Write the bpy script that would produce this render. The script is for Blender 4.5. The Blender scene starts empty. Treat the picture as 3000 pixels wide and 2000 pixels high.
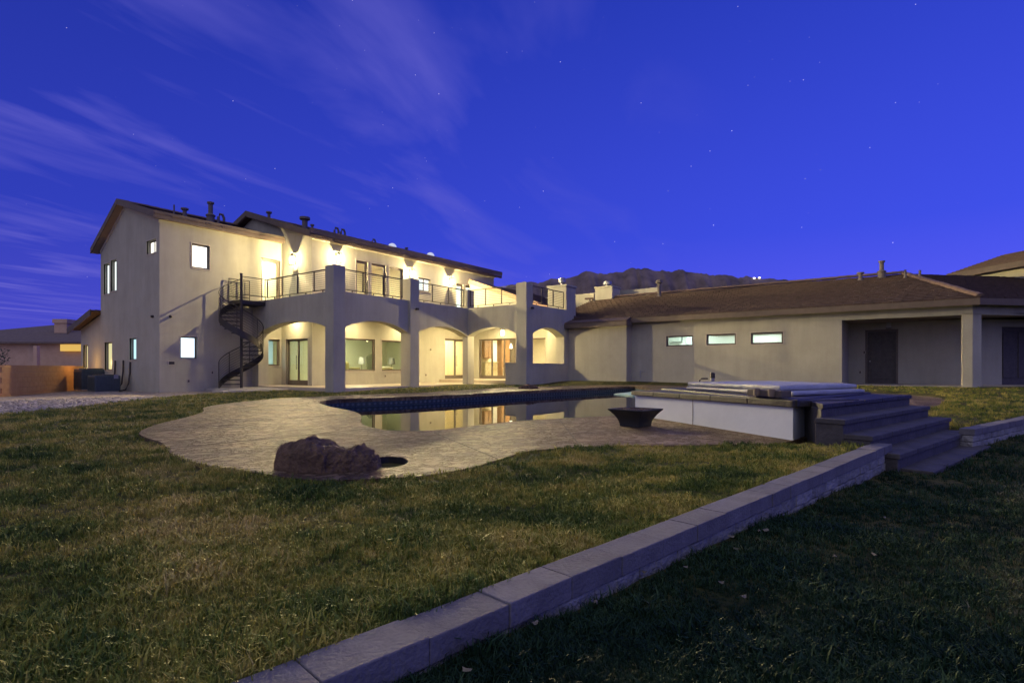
import bpy, bmesh, math, random
import numpy as np
from mathutils import Vector, Matrix, noise as mnoise
random.seed(7); np.random.seed(7)
sc = bpy.context.scene
COL = sc.collection
R = math.radians

# ---------------------------------------------------------------- camera
# world X / Y run along the two directions of the house walls; camera at (0,0,CZ), level, lens shifted up
CA, SA, F, HZ, CZ = 0.8073, 0.5901, 1614.0, 1080.0, 0.88
cam_d = bpy.data.cameras.new('camera'); cam = bpy.data.objects.new('camera', cam_d); COL.objects.link(cam)
cam.location = (0, 0, CZ)
cam.rotation_euler = (R(90), 0, math.atan2(SA, CA) - R(90))
cam_d.sensor_width = 36.0; cam_d.lens = 36.0 * F / 3000.0
cam_d.shift_y = (HZ - 1000.0) / 3000.0
cam_d.clip_start = 0.05; cam_d.clip_end = 20000
sc.camera = cam

# ---------------------------------------------------------------- world: dusk sky with cirrus and first stars
w = bpy.data.worlds.new('World'); sc.world = w; w.use_nodes = True
nt = w.node_tree; N = nt.nodes; L = nt.links; N.clear()
def nd(t, **k):
    n = N.new(t)
    for a, b in k.items(): setattr(n, a, b)
    return n
out = nd('ShaderNodeOutputWorld'); bg = nd('ShaderNodeBackground'); L.new(bg.outputs[0], out.inputs[0])
sky = nd('ShaderNodeTexSky', sky_type='NISHITA'); sky.sun_disc = False
sky.sun_elevation = R(-3.0); sky.sun_rotation = R(215); sky.ozone_density = 4.0; sky.air_density = 1.2; sky.dust_density = 0.6
SKY_GAIN = 0.84
tint = nd('ShaderNodeMix', data_type='RGBA', blend_type='MULTIPLY'); tint.inputs[0].default_value = 1
L.new(sky.outputs[0], tint.inputs[6]); tint.inputs[7].default_value = (0.3, 0.4, 1.0, 1)
geo = nd('ShaderNodeNewGeometry'); tc = nd('ShaderNodeTexCoord')
sep = nd('ShaderNodeSeparateXYZ'); L.new(tc.outputs['Generated'], sep.inputs[0])
def M(op, a, b=None, c=None, clamp=False):
    n = nd('ShaderNodeMath', operation=op); n.use_clamp = clamp
    for i, v in enumerate((a, b, c)):
        if v is None: continue
        if isinstance(v, (int, float)): n.inputs[i].default_value = v
        else: L.new(v, n.inputs[i])
    return n.outputs[0]
# elevation gradient: lighter towards the horizon
el = M('MAXIMUM', sep.outputs[2], 0.0)
ramp = nd('ShaderNodeValToRGB'); L.new(el, ramp.inputs[0])
ramp.color_ramp.elements[0].position = 0.0; ramp.color_ramp.elements[0].color = (0.085, 0.082, 0.64, 1)
ramp.color_ramp.elements[1].position = 0.62; ramp.color_ramp.elements[1].color = (0.012, 0.028, 0.31, 1)
e = ramp.color_ramp.elements.new(0.22); e.color = (0.032, 0.052, 0.52, 1)
# the afterglow side (towards +X -Y) is brighter
az = M('MULTIPLY_ADD', M('SUBTRACT', M('MULTIPLY', sep.outputs[0], 0.75), M('MULTIPLY', sep.outputs[1], 0.65)), 0.40, 0.98)
# cirrus on a high sheet
zz = M('MAXIMUM', sep.outputs[2], 0.06)
cx = M('DIVIDE', sep.outputs[0], zz); cy = M('DIVIDE', sep.outputs[1], zz)
ang = R(18)
px_ = M('ADD', M('MULTIPLY', cx, math.cos(ang)), M('MULTIPLY', cy, math.sin(ang)))
py_ = M('SUBTRACT', M('MULTIPLY', cy, math.cos(ang)), M('MULTIPLY', cx, math.sin(ang)))
comb = nd('ShaderNodeCombineXYZ'); L.new(M('MULTIPLY', px_, 0.55), comb.inputs[0]); L.new(M('MULTIPLY', py_, 1.7), comb.inputs[1])
comb.inputs[2].default_value = 3.7
n1 = nd('ShaderNodeTexNoise'); L.new(comb.outputs[0], n1.inputs['Vector']); n1.inputs['Scale'].default_value = 1.0
n1.inputs['Detail'].default_value = 5; n1.inputs['Roughness'].default_value = 0.53; n1.inputs['Distortion'].default_value = 0.45
comb2 = nd('ShaderNodeCombineXYZ'); L.new(M('MULTIPLY', cx, 0.3), comb2.inputs[0]); L.new(M('MULTIPLY', cy, 0.3), comb2.inputs[1])
comb2.inputs[2].default_value = 9.2
n2 = nd('ShaderNodeTexNoise'); L.new(comb2.outputs[0], n2.inputs['Vector']); n2.inputs['Scale'].default_value = 1.0; n2.inputs['Detail'].default_value = 2
cl = M('MULTIPLY', M('SUBTRACT', n1.outputs[0], 0.50), 2.7, clamp=True)
side = M('MULTIPLY_ADD', M('SUBTRACT', sep.outputs[1], M('MULTIPLY', sep.outputs[0], 0.55)), 1.25, 0.35, clamp=True)
cl = M('MULTIPLY', cl, M('MULTIPLY', side, M('MULTIPLY_ADD', n2.outputs[0], 1.5, 0.1)))
mixc = nd('ShaderNodeMix', data_type='RGBA'); L.new(cl, mixc.inputs[0]); mixc.clamp_factor = True
skm = nd('ShaderNodeMix', data_type='RGBA'); skm.inputs[0].default_value = 0.9
L.new(tint.outputs[2], skm.inputs[6]); L.new(ramp.outputs[0], skm.inputs[7])
azm = nd('ShaderNodeMix', data_type='RGBA', blend_type='MULTIPLY'); azm.inputs[0].default_value = 1
L.new(skm.outputs[2], azm.inputs[6]); L.new(az, azm.inputs[7])
L.new(azm.outputs[2], mixc.inputs[6]); mixc.inputs[7].default_value = (0.135, 0.12, 0.50, 1)
# stars
vor = nd('ShaderNodeTexVoronoi'); L.new(tc.outputs['Generated'], vor.inputs['Vector']); vor.inputs['Scale'].default_value = 60
st = M('LESS_THAN', vor.outputs['Distance'], 0.040)
sepc = nd('ShaderNodeSeparateColor'); L.new(vor.outputs['Color'], sepc.inputs[0])
st = M('MULTIPLY', st, M('POWER', sepc.outputs[0], 3.0))
stm = nd('ShaderNodeMix', data_type='RGBA', blend_type='ADD'); L.new(st, stm.inputs[0]); L.new(mixc.outputs[2], stm.inputs[6])
stm.inputs[7].default_value = (0.5, 0.42, 0.5, 1)
L.new(stm.outputs[2], bg.inputs[0]); bg.inputs[1].default_value = SKY_GAIN

# weak, very wide afterglow (no sharp sun at dusk)
sun_d = bpy.data.lights.new('afterglow', 'SUN'); sun = bpy.data.objects.new('afterglow', sun_d); COL.objects.link(sun)
sun_d.energy = 0.60; sun_d.angle = R(120); sun_d.color = (1.0, 0.94, 0.55)
_sd = Vector((-0.58, -0.06, 0.80)).normalized()
sun.rotation_euler = _sd.to_track_quat('Z', 'Y').to_euler()
vs = sc.view_settings; vs.view_transform = 'Standard'; vs.look = 'None'; vs.exposure = 0.66; vs.gamma = 1.0; vs.use_curve_mapping = False
sc.cycles.use_denoising = True
sc.cycles.max_bounces = 6; sc.cycles.transparent_max_bounces = 12
sc.cycles.sample_clamp_indirect = 4.0
try: sc.cycles.caustics_reflective = False; sc.cycles.caustics_refractive = False
except Exception: pass

# ---------------------------------------------------------------- geometry helpers
def rf(r, f): return (CA*f + SA*r, SA*f - CA*r)            # metres right / ahead of the camera -> world
def G(px, py, z):                                           # ground point of a known height
    d = F*(CZ - z)/(py - HZ); return rf((px-1500)/F*d, d)
def onX(px, py, X):
    t = (px-1500)/F; d = X/(CA + SA*t); return ((SA - CA*t)*d, CZ + (HZ-py)*d/F)
def onY(px, py, Y):
    t = (px-1500)/F; d = Y/(SA - CA*t); return ((CA + SA*t)*d, CZ + (HZ-py)*d/F)

class MB:
    def __init__(s): s.v = []; s.f = []
    def quad(s, *p):
        b = len(s.v); s.v += [tuple(q) for q in p]; s.f.append(tuple(range(b, b+len(p)))); return s
    def hexa(s, p):            # 8 points: bottom 4 (ccw), top 4
        b = len(s.v); s.v += [tuple(q) for q in p]
        for q in ((3,2,1,0),(4,5,6,7),(0,1,5,4),(1,2,6,5),(2,3,7,6),(3,0,4,7)): s.f.append(tuple(b+i for i in q))
        return s
    def box(s, x0, x1, y0, y1, z0, z1):
        return s.hexa([(x0,y0,z0),(x1,y0,z0),(x1,y1,z0),(x0,y1,z0),(x0,y0,z1),(x1,y0,z1),(x1,y1,z1),(x0,y1,z1)])
    def prism(s, poly, z0, z1):
        n = len(poly); b = len(s.v)
        zb = z0 if callable(z0) else (lambda i: z0); zt = z1 if callable(z1) else (lambda i: z1)
        s.v += [(p[0],p[1],zb(i)) for i,p in enumerate(poly)] + [(p[0],p[1],zt(i)) for i,p in enumerate(poly)]
        s.f.append(tuple(b+i for i in range(n-1,-1,-1))); s.f.append(tuple(b+n+i for i in range(n)))
        for i in range(n):
            j = (i+1) % n; s.f.append((b+i, b+j, b+n+j, b+n+i))
        return s
    def tube(s, path, r, n=8, closed=False):
        path = [Vector(p) for p in path]; b = len(s.v); m = len(path)
        for i, p in enumerate(path):
            a = path[(i-1) % m] if (closed or i > 0) else p; c = path[(i+1) % m] if (closed or i < m-1) else p
            d = (c-a).normalized(); up = Vector((0,0,1)) if abs(d.z) < 0.95 else Vector((1,0,0))
            x = d.cross(up).normalized(); y = x.cross(d)
            rr = r[i] if isinstance(r, (list, tuple)) else r
            for k in range(n):
                t = 2*math.pi*k/n + math.pi/n; q = p + x*(rr*math.cos(t)) + y*(rr*math.sin(t)); s.v.append(tuple(q))
        for i in range(m if closed else m-1):
            for k in range(n):
                a0 = b+i*n+k; a1 = b+i*n+(k+1) % n; c0 = b+((i+1) % m)*n+k; c1 = b+((i+1) % m)*n+(k+1) % n
                s.f.append((a0, a1, c1, c0))
        if not closed:
            s.f.append(tuple(b+k for k in range(n-1,-1,-1))); s.f.append(tuple(b+(m-1)*n+k for k in range(n)))
        return s
    def lathe(s, prof, c=(0,0,0), n=16):
        b = len(s.v); m = len(prof)
        for (r, z) in prof:
            for k in range(n):
                t = 2*math.pi*k/n; s.v.append((c[0]+r*math.cos(t), c[1]+r*math.sin(t), c[2]+z))
        for i in range(m-1):
            for k in range(n):
                s.f.append((b+i*n+k, b+i*n+(k+1) % n, b+(i+1)*n+(k+1) % n, b+(i+1)*n+k))
        s.f.append(tuple(b+k for k in range(n-1,-1,-1))); s.f.append(tuple(b+(m-1)*n+k for k in range(n)))
        return s
    def mesh(s, name):
        me = bpy.data.meshes.new(name); me.from_pydata(s.v, [], s.f); me.validate(); me.update(); return me
    def build(s, name, mat, parent=None, smooth=False, bevel=0.0, label=None):
        o = bpy.data.objects.new(name, s.mesh(name)); COL.objects.link(o)
        if mat: o.data.materials.append(mat)
        if smooth: o.data.polygons.foreach_set('use_smooth', [True]*len(o.data.polygons))
        if bevel:
            md = o.modifiers.new('bevel', 'BEVEL'); md.width = bevel; md.segments = 2; md.limit_method = 'ANGLE'
        attach(o, parent)
        if label: o['label'] = label
        return o
def attach(o, parent):
    if parent is None: return
    o.parent = parent
    top = parent; m = Matrix.Identity(4); chain = []
    while top is not None: chain.append(top); top = top.parent
    wm = Matrix.Identity(4)
    for p in reversed(chain): wm = wm @ p.matrix_parent_inverse @ p.matrix_basis
    o.matrix_parent_inverse = wm.inverted()
def thing(name, label, cat, loc=(0,0,0), group=None):
    o = bpy.data.objects.new(name, None); COL.objects.link(o); o.location = loc; o.empty_display_size = 0.2
    o['label'] = label; o['category'] = cat
    if group: o['group'] = group
    return o
def tag(o, label, cat, group=None, kind=None):
    if label: o['label'] = label
    if cat: o['category'] = cat
    if group: o['group'] = group
    if kind: o['kind'] = kind
    return o
def dup(o, name, mat4, parent=None):              # copy sharing mesh data, at matrix mat4
    c = bpy.data.objects.new(name, o.data if not isinstance(o, bpy.types.Mesh) else o); COL.objects.link(c)
    c.matrix_basis = mat4; attach(c, parent); return c
def copy_tree(root, loc, rotz, label):
    r = root.copy(); COL.objects.link(r); r.location = loc; r.rotation_euler = (0,0,rotz); r['label'] = label
    def rec(src, dst):
        for ch in src.children:
            c = ch.copy(); COL.objects.link(c); c.parent = dst; c.matrix_parent_inverse = ch.matrix_parent_inverse.copy(); rec(ch, c)
    rec(root, r); return r

# ---------------------------------------------------------------- materials
def mat(name, c1, c2=None, scale=5.0, rough=0.8, bump=0.0, bscale=40.0, metal=0.0, emit=None, estr=0.0, detail=4, coat=0.0, spec=0.5, bdist=0.01):
    m = bpy.data.materials.new(name); m.use_nodes = True; t = m.node_tree; b = t.nodes['Principled BSDF']
    b.inputs['Base Color'].default_value = (*c1, 1); b.inputs['Roughness'].default_value = rough; b.inputs['Metallic'].default_value = metal
    b.inputs['Specular IOR Level'].default_value = spec
    if coat: b.inputs['Coat Weight'].default_value = coat
    g = t.nodes.new('ShaderNodeNewGeometry')
    if c2:
        n = t.nodes.new('ShaderNodeTexNoise'); n.inputs['Scale'].default_value = scale; n.inputs['Detail'].default_value = detail
        n.inputs['Roughness'].default_value = 0.65
        r = t.nodes.new('ShaderNodeValToRGB'); r.color_ramp.elements[0].position = 0.32; r.color_ramp.elements[1].position = 0.68
        r.color_ramp.elements[0].color = (*c1, 1); r.color_ramp.elements[1].color = (*c2, 1)
        t.links.new(g.outputs['Position'], n.inputs['Vector']); t.links.new(n.outputs[0], r.inputs[0]); t.links.new(r.outputs[0], b.inputs['Base Color'])
    if bump:
        n = t.nodes.new('ShaderNodeTexNoise'); n.inputs['Scale'].default_value = bscale; n.inputs['Detail'].default_value = 6
        t.links.new(g.outputs['Position'], n.inputs['Vector'])
        bp = t.nodes.new('ShaderNodeBump'); bp.inputs['Strength'].default_value = bump; bp.inputs['Distance'].default_value = bdist
        t.links.new(n.outputs[0], bp.inputs['Height']); t.links.new(bp.outputs[0], b.inputs['Normal'])
    if emit:
        b.inputs['Emission Color'].default_value = (*emit, 1); b.inputs['Emission Strength'].default_value = estr
    return m
def glassmat(name, tintc, refl=1.0, rough=0.0, bump=0.0, bscale=2.0):
    m = bpy.data.materials.new(name); m.use_nodes = True; t = m.node_tree; t.nodes.clear()
    o = t.nodes.new('ShaderNodeOutputMaterial'); mx = t.nodes.new('ShaderNodeMixShader'); tr = t.nodes.new('ShaderNodeBsdfTransparent')
    gl = t.nodes.new('ShaderNodeBsdfGlossy'); fr = t.nodes.new('ShaderNodeLayerWeight'); fr.inputs[0].default_value = .5; pw = t.nodes.new('ShaderNodeMath'); pw.operation = 'POWER'; pw.inputs[1].default_value = 5.0; ma = t.nodes.new('ShaderNodeMath'); ma.operation = 'MULTIPLY_ADD'; ma.inputs[1].default_value = .96; ma.inputs[2].default_value = .04
    tr.inputs[0].default_value = (*tintc, 1); gl.inputs['Roughness'].default_value = rough; gl.inputs['Color'].default_value = (refl, refl, refl, 1)
    t.links.new(fr.outputs['Facing'], pw.inputs[0]); t.links.new(pw.outputs[0], ma.inputs[0]); t.links.new(ma.outputs[0], mx.inputs[0]); t.links.new(tr.outputs[0], mx.inputs[1]); t.links.new(gl.outputs[0], mx.inputs[2]); t.links.new(mx.outputs[0], o.inputs[0])
    if bump:
        g = t.nodes.new('ShaderNodeNewGeometry'); n = t.nodes.new('ShaderNodeTexNoise'); n.inputs['Scale'].default_value = bscale; n.inputs['Detail'].default_value = 2
        bp = t.nodes.new('ShaderNodeBump'); bp.inputs['Strength'].default_value = bump; bp.inputs['Distance'].default_value = 0.02
        t.links.new(g.outputs['Position'], n.inputs['Vector']); t.links.new(n.outputs[0], bp.inputs['Height'])
        t.links.new(bp.outputs[0], gl.inputs['Normal']); t.links.new(bp.outputs[0], fr.inputs['Normal'])
    return m
def glow(name, c, s):
    m = bpy.data.materials.new(name); m.use_nodes = True; b = m.node_tree.nodes['Principled BSDF']
    b.inputs['Base Color'].default_value = (*[x*0.5 for x in c], 1); b.inputs['Emission Color'].default_value = (*c, 1); b.inputs['Emission Strength'].default_value = s
    b.inputs['Roughness'].default_value = 0.25
    return m

STUCCO = mat('stucco', (0.375,0.355,0.285), (0.43,0.41,0.335), 0.9, 0.92, 0.6, 42, spec=0.2, bdist=0.012)
def weather(m):                      # faint vertical run-off streaks and patching
    t = m.node_tree; b = t.nodes['Principled BSDF']; src = b.inputs['Base Color'].links[0].from_socket; g = t.nodes.new('ShaderNodeNewGeometry'); mp = t.nodes.new('ShaderNodeMapping'); mp.inputs['Scale'].default_value = (2.6,2.6,.35)
    n = t.nodes.new('ShaderNodeTexNoise'); n.inputs['Scale'].default_value = 1.0; n.inputs['Detail'].default_value = 7; n.inputs['Roughness'].default_value = .65; t.links.new(g.outputs['Position'], mp.inputs[0]); t.links.new(mp.outputs[0], n.inputs['Vector'])
    r = t.nodes.new('ShaderNodeMapRange'); t.links.new(n.outputs[0], r.inputs[0]); r.inputs[1].default_value = .35; r.inputs[2].default_value = .6; r.inputs[3].default_value = .92; r.inputs[4].default_value = 1.02
    mx = t.nodes.new('ShaderNodeMix'); mx.data_type = 'RGBA'; mx.blend_type = 'MULTIPLY'; mx.inputs[0].default_value = 1; t.links.new(src, mx.inputs[6]); t.links.new(r.outputs[0], mx.inputs[7]); t.links.new(mx.outputs[2], b.inputs['Base Color'])
weather(STUCCO)
TRIM = mat('trim', (0.42,0.37,0.30), (0.46,0.41,0.34), 2, 0.8, 0.1, 60)
FASCIA = mat('fascia', (0.105,0.078,0.06), (0.14,0.105,0.08), 3, 0.7, 0.15, 30)
SOFFIT = mat('soffit', (0.24,0.18,0.13), (0.28,0.215,0.16), 3, 0.8)
FRAME = mat('bronze_frame', (0.10,0.078,0.06), (0.13,0.10,0.08), 8, 0.45)
IRON = mat('dark_iron', (0.035,0.030,0.028), (0.05,0.042,0.038), 10, 0.5, metal=0.3)
STEEL = mat('galvanised', (0.30,0.30,0.31), (0.38,0.38,0.39), 12, 0.45, metal=0.6)
VENT = mat('vent_paint', (0.13,0.11,0.10), (0.17,0.14,0.12), 12, 0.7)
GLASS = glassmat('pane_glass', (0.9,0.93,0.92))
DOORWOOD = mat('dark_door', (0.06,0.052,0.05), (0.09,0.078,0.072), 6, 0.6, 0.2, 20)
PATIO = mat('patio_tile', (0.50,0.42,0.32), (0.56,0.47,0.36), 3, 0.28, 0.05, 8)
CONC = mat('concrete', (0.33,0.30,0.27), (0.42,0.38,0.34), 2.5, 0.85, 0.3, 45)

def tile_mat(name, c1, c2, vertical=(1,0,0)):
    m = mat(name, c1, c2, 3.5, 0.85)
    t = m.node_tree; b = t.nodes['Principled BSDF']; g = t.nodes.new('ShaderNodeNewGeometry')
    s = t.nodes.new('ShaderNodeSeparateXYZ'); t.links.new(g.outputs['Position'], s.inputs[0])
    a = t.nodes.new('ShaderNodeMath'); a.operation = 'ADD'
    t.links.new(s.outputs[0 if vertical[0] else 1], a.inputs[0]); a.inputs[1].default_value = 0.0
    n = t.nodes.new('ShaderNodeTexNoise'); n.inputs['Scale'].default_value = 14; n.inputs['Detail'].default_value = 4; t.links.new(g.outputs['Position'], n.inputs['Vector'])
    bp = t.nodes.new('ShaderNodeBump'); bp.inputs['Strength'].default_value = 0.7; bp.inputs['Distance'].default_value = 0.03
    t.links.new(n.outputs[0], bp.inputs['Height']); t.links.new(bp.outputs[0], b.inputs['Normal'])
    return m
ROOF = tile_mat('roof_tile', (0.070,0.046,0.038), (0.112,0.072,0.056))
RIDGE = mat('ridge_tile', (0.12,0.078,0.058), (0.18,0.115,0.082), 6, 0.85, 0.3, 20)
RAKE = mat('rake_tile', (0.36,0.22,0.14), (0.46,0.29,0.19), 4, 0.85, 0.3, 20)

# ---------------------------------------------------------------- ground heights
WALL_RF = [(-6.2,-4.4),(-1.83,-0.035),(3.61,5.33),(3.30,5.62),(5.55,7.55),(5.75,6.95),(7.95,8.5),(24.0,21.5)]
WALLW = [rf(*p) for p in WALL_RF]
UPPER = WALLW + [rf(*p) for p in ((24,9000),(-9000,9000),(-9000,-4.4))]
def inpoly(P, poly):
    P = np.asarray(P, float); poly = np.asarray(poly); ins = np.zeros(len(P), bool); m = len(poly)
    for i in range(m):
        a = poly[i]; b = poly[(i+1) % m]
        if a[1] == b[1]: continue
        c = ((a[1] > P[:,1]) != (b[1] > P[:,1])) & (P[:,0] < (b[0]-a[0])*(P[:,1]-a[1])/(b[1]-a[1])+a[0]); ins ^= c
    return ins
def side_of_wall(P):                 # >0 on the house side
    P = np.asarray(P, float); best = np.full(len(P), 1e9)
    for a, b in zip(WALLW[:-1], WALLW[1:]):
        a = np.array(a); b = np.array(b); d = b-a; l2 = d@d
        t = np.clip(((P-a)@d)/l2, 0, 1); q = a + t[:,None]*d; v = P-q; dist = np.hypot(v[:,0], v[:,1])
        best = np.minimum(best, dist)
    return best*np.where(inpoly(P, UPPER), 1.0, -1.0)
UP = [(9.9,25.5,-.12),(13.67,18.9,-.07),(17.9,18.9,.0),(22.1,18.7,.07),(22.1,15.3,.10),(26.1,13.5,.24),(26.7,6,.2),(26.7,0,.2),(26,-5,.2),
      (0,25,-.15),(5,31,-.2),(-8,40,-.25),(-15,20,-.2),(10,36,-.2)]
UP += [(*rf(*p), z) for p, z in (((-2,-.8),.15),((0,1.2),.145),((1.7,3.3),.145),((3.2,5.0),.14),((-3,3),.10),((-6,8),.06),((-9,14),.0),((-1.5,4.2),.075),
      ((0.5,4.3),.075),((2,6),.075),((3.0,6.1),.08),((-4.2,6.9),.06),((7.5,9.6),.14),((9,13),.15),((12,12),.15),((-14,4),.1),((2.5,5.6),.09))]
LO = [(*rf(*p), z) for p, z in (((0,.4),.10),((-2,-2),.12),((-.1,1.45),.075),((.5,2.05),.035),((1.2,2.75),.03),((2,3.6),-.02),((3.5,4.95),-.07),((4.4,4.6),-.09),
      ((5.8,6.3),-.07),((4,3),-.06),((8,7),-.05),((3,1.2),.02),((14,12),-.05),((10,3),-.05),((3,-5),.0))]
def idw(P, C, p=3.2):
    C = np.array(C); P = np.asarray(P, float)
    d = np.hypot(P[:,None,0]-C[None,:,0], P[:,None,1]-C[None,:,1])+1e-3
    wt = 1/d**p; return (wt*C[:,2]).sum(1)/wt.sum(1)
def heights(P):
    P = np.asarray(P, float); s = side_of_wall(P); u = idw(P, UP); l = idw(P, LO)
    k = np.clip(s/0.05, 0, 1); return l*(1-k) + u*k
def hgt(x, y): return float(heights([(x,y)])[0])

DZ = 0.09           # pool deck level
deck_px = [(946,1160.5),(839,1165),(743.6,1172.7),(648,1183.4),(598,1193),(597,1201.4),(588.6,1209),(533,1224.4),(475.7,1237.8),(429.8,1253),(408.7,1264.6),(411,1273),
  (437.4,1284.5),(468,1293),(485,1304.8),(493,1318),(506,1332.7),(540.7,1346.8),(594,1360),(663,1371.7),(736,1381),(797,1390.8),(839,1398),(916,1405),(992,1405),
  (1107,1400.5),(1183.7,1396.5),(1260,1390),(1373,1371),(1466,1344),(1534,1323.5),(1600,1315),(1670,1310),(1840,1304.5),(2010,1303.5),(2180,1300),(2328,1290)]
deck_far = [(2600,1225),(2755,1196),(2768,1180),(2765,1168),(2690,1158),(2400,1143),(2200,1136),(2031,1131),(1890,1127),(1778,1127),(1682,1129.5),(1577,1132),(1517,1133.5),(1427.5,1138),(1300,1145.4),(1244,1149),(1053,1155.5)]
deck_poly = [G(a,b,DZ) for a,b in deck_px + deck_far]
pool_px = [(935,1178.5),(942,1183),(954,1187),(992,1195.7),(1030,1202.6),(1050,1210),(1059,1220),(1055,1232),(1065,1243.5),(1096,1253),(1130,1259),(1184,1262),(1240,1261.5),(1300,1257),
  (1362,1249),(1481,1236),(1600,1227),(1676,1223.5),(1772,1218.5),(1880,1213),(1960,1200),(2020,1178),(2010,1152),(1985,1143),(1931,1140),(1895,1136),(1862,1131.5),(1857,1131),(1797,1133.5),(1682,1138.4),
  (1555,1144.3),(1427,1150.8),(1300,1157.5),(1145,1163.5),(1030,1167.3),(965,1171),(942,1174.5)]
pool_poly = [G(a,b,DZ) for a,b in pool_px]
def smooth_poly(P, n=4):
    out = []; m = len(P)
    for i in range(m):
        p0, p1, p2, p3 = (Vector(P[(i+k) % m]) for k in (-1,0,1,2))
        for k in range(n):
            t = k/n; out.append(tuple(0.5*((2*p1)+(-p0+p2)*t+(2*p0-5*p1+4*p2-p3)*t*t+(-p0+3*p1-3*p2+p3)*t**3)))
    return out
deck_s = smooth_poly(deck_poly, 4); pool_s = smooth_poly(pool_poly, 4)
# ---------------------------------------------------------------- ground sheet (lawn, dirt strip, far land)
def axis(lo, hi, step, far):
    a = list(np.arange(lo, hi+1e-6, step)); s = step; x = hi
    while x < far: s *= 1.35; x += s; a.append(x)
    s = step; x = lo; b = []
    while x > -far: s *= 1.35; x -= s; b.append(x)
    return np.array(b[::-1] + a)
# grid axes run along / across the retaining wall
wdir = Vector(WALLW[2]) - Vector(WALLW[1]); wdir.normalize(); wn = Vector((-wdir.y, wdir.x)); w0 = Vector(WALLW[1])
A = axis(-3.0, 22.0, 0.14, 6000); B = axis(-4.0, 14.0, 0.14, 6000); B = np.sort(np.concatenate([B[(B < -.05) | (B > .1)], [0.0, .05]]))
AA, BB = np.meshgrid(A, B, indexing='ij')
Pg = np.stack([w0.x + wdir.x*AA + wn.x*BB, w0.y + wdir.y*AA + wn.y*BB], -1).reshape(-1, 2)
zg = heights(Pg)
dist = np.hypot(Pg[:,0], Pg[:,1])
nz = np.array([mnoise.noise((p[0]*0.9, p[1]*0.9, 0))*0.012 + mnoise.noise((p[0]*3.1, p[1]*3.1, 4))*0.006 if d < 40 else 0 for p, d in zip(Pg, dist)])
zg = zg + nz*np.clip((np.abs(side_of_wall(Pg))-0.05)/0.3, 0, 1)
ddk = inpoly(Pg, deck_s); zg[ddk] = np.minimum(zg[ddk], DZ-0.06)
na, nb = len(A), len(B)
keep = ~inpoly(Pg, pool_s).reshape(na, nb)
faces = []
for i in range(na-1):
    for j in range(nb-1):
        if keep[i,j] and keep[i+1,j] and keep[i,j+1] and keep[i+1,j+1]:
            faces.append((i*nb+j, (i+1)*nb+j, (i+1)*nb+j+1, i*nb+j+1))
gm = bpy.data.meshes.new('lawn'); gm.from_pydata([(p[0],p[1],z) for p,z in zip(Pg,zg)], [], faces); gm.update()
gm.polygons.foreach_set('use_smooth', [True]*len(gm.polygons))
lawn = bpy.data.objects.new('lawn', gm); COL.objects.link(lawn); lawn['kind'] = 'structure'; lawn['label'] = 'patchy half dormant lawn around the pool and house'
def onlawn(px, py):
    z = -.1
    for _ in range(6): x, y = G(px,py,z); z = hgt(x,y)
    return x, y
DIRT0, DIRT1 = onlawn(0,1214), onlawn(470,1165)
def lawn_material():
    m = mat('lawn_soil', (0.022,0.030,0.010), (0.105,0.092,0.030), 2.2, 0.95, 0.6, 30, detail=8, spec=0.1, bdist=0.02)
    t = m.node_tree; b = t.nodes['Principled BSDF']; g = t.nodes.new('ShaderNodeNewGeometry')
    src = b.inputs['Base Color'].links[0].from_socket
    # bare dirt and gravel strip beside the left end of the house
    s = t.nodes.new('ShaderNodeSeparateXYZ'); t.links.new(g.outputs['Position'], s.inputs[0])
    n = t.nodes.new('ShaderNodeTexNoise'); n.inputs['Scale'].default_value = 0.7; n.inputs['Detail'].default_value = 5; t.links.new(g.outputs['Position'], n.inputs['Vector'])
    def mm(op, a, b_):
        k = t.nodes.new('ShaderNodeMath'); k.operation = op
        for i, v in enumerate((a, b_)):
            if isinstance(v, (int, float)): k.inputs[i].default_value = v
            else: t.links.new(v, k.inputs[i])
        return k.outputs[0]
    (ax, ay), (bx, by) = DIRT0, DIRT1
    dl = math.hypot(bx-ax, by-ay); nx, ny = -(by-ay)/dl, (bx-ax)/dl
    sd = mm('ADD', mm('ADD', mm('MULTIPLY', s.outputs[0], nx), mm('MULTIPLY', s.outputs[1], ny)), -(ax*nx+ay*ny))
    sd = mm('ADD', sd, mm('MULTIPLY', mm('SUBTRACT', n.outputs[0], 0.5), 3.0))
    k = t.nodes.new('ShaderNodeMapRange'); t.links.new(sd, k.inputs[0]); k.inputs[1].default_value = -0.5; k.inputs[2].default_value = 0.7
    n2 = t.nodes.new('ShaderNodeTexNoise'); n2.inputs['Scale'].default_value = 9; n2.inputs['Detail'].default_value = 8; t.links.new(g.outputs['Position'], n2.inputs['Vector'])
    r = t.nodes.new('ShaderNodeValToRGB'); t.links.new(n2.outputs[0], r.inputs[0]); r.color_ramp.elements[0].color = (0.14,0.11,0.09,1); r.color_ramp.elements[1].color = (0.42,0.36,0.31,1)
    r.color_ramp.elements[0].position = .35; r.color_ramp.elements[1].position = .65
    mx = t.nodes.new('ShaderNodeMix'); mx.data_type = 'RGBA'; t.links.new(k.outputs[0], mx.inputs[0]); t.links.new(src, mx.inputs[6]); t.links.new(r.outputs[0], mx.inputs[7])
    t.links.new(mx.outputs[2], b.inputs['Base Color'])
    return m
gm.materials.append(lawn_material())

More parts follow.
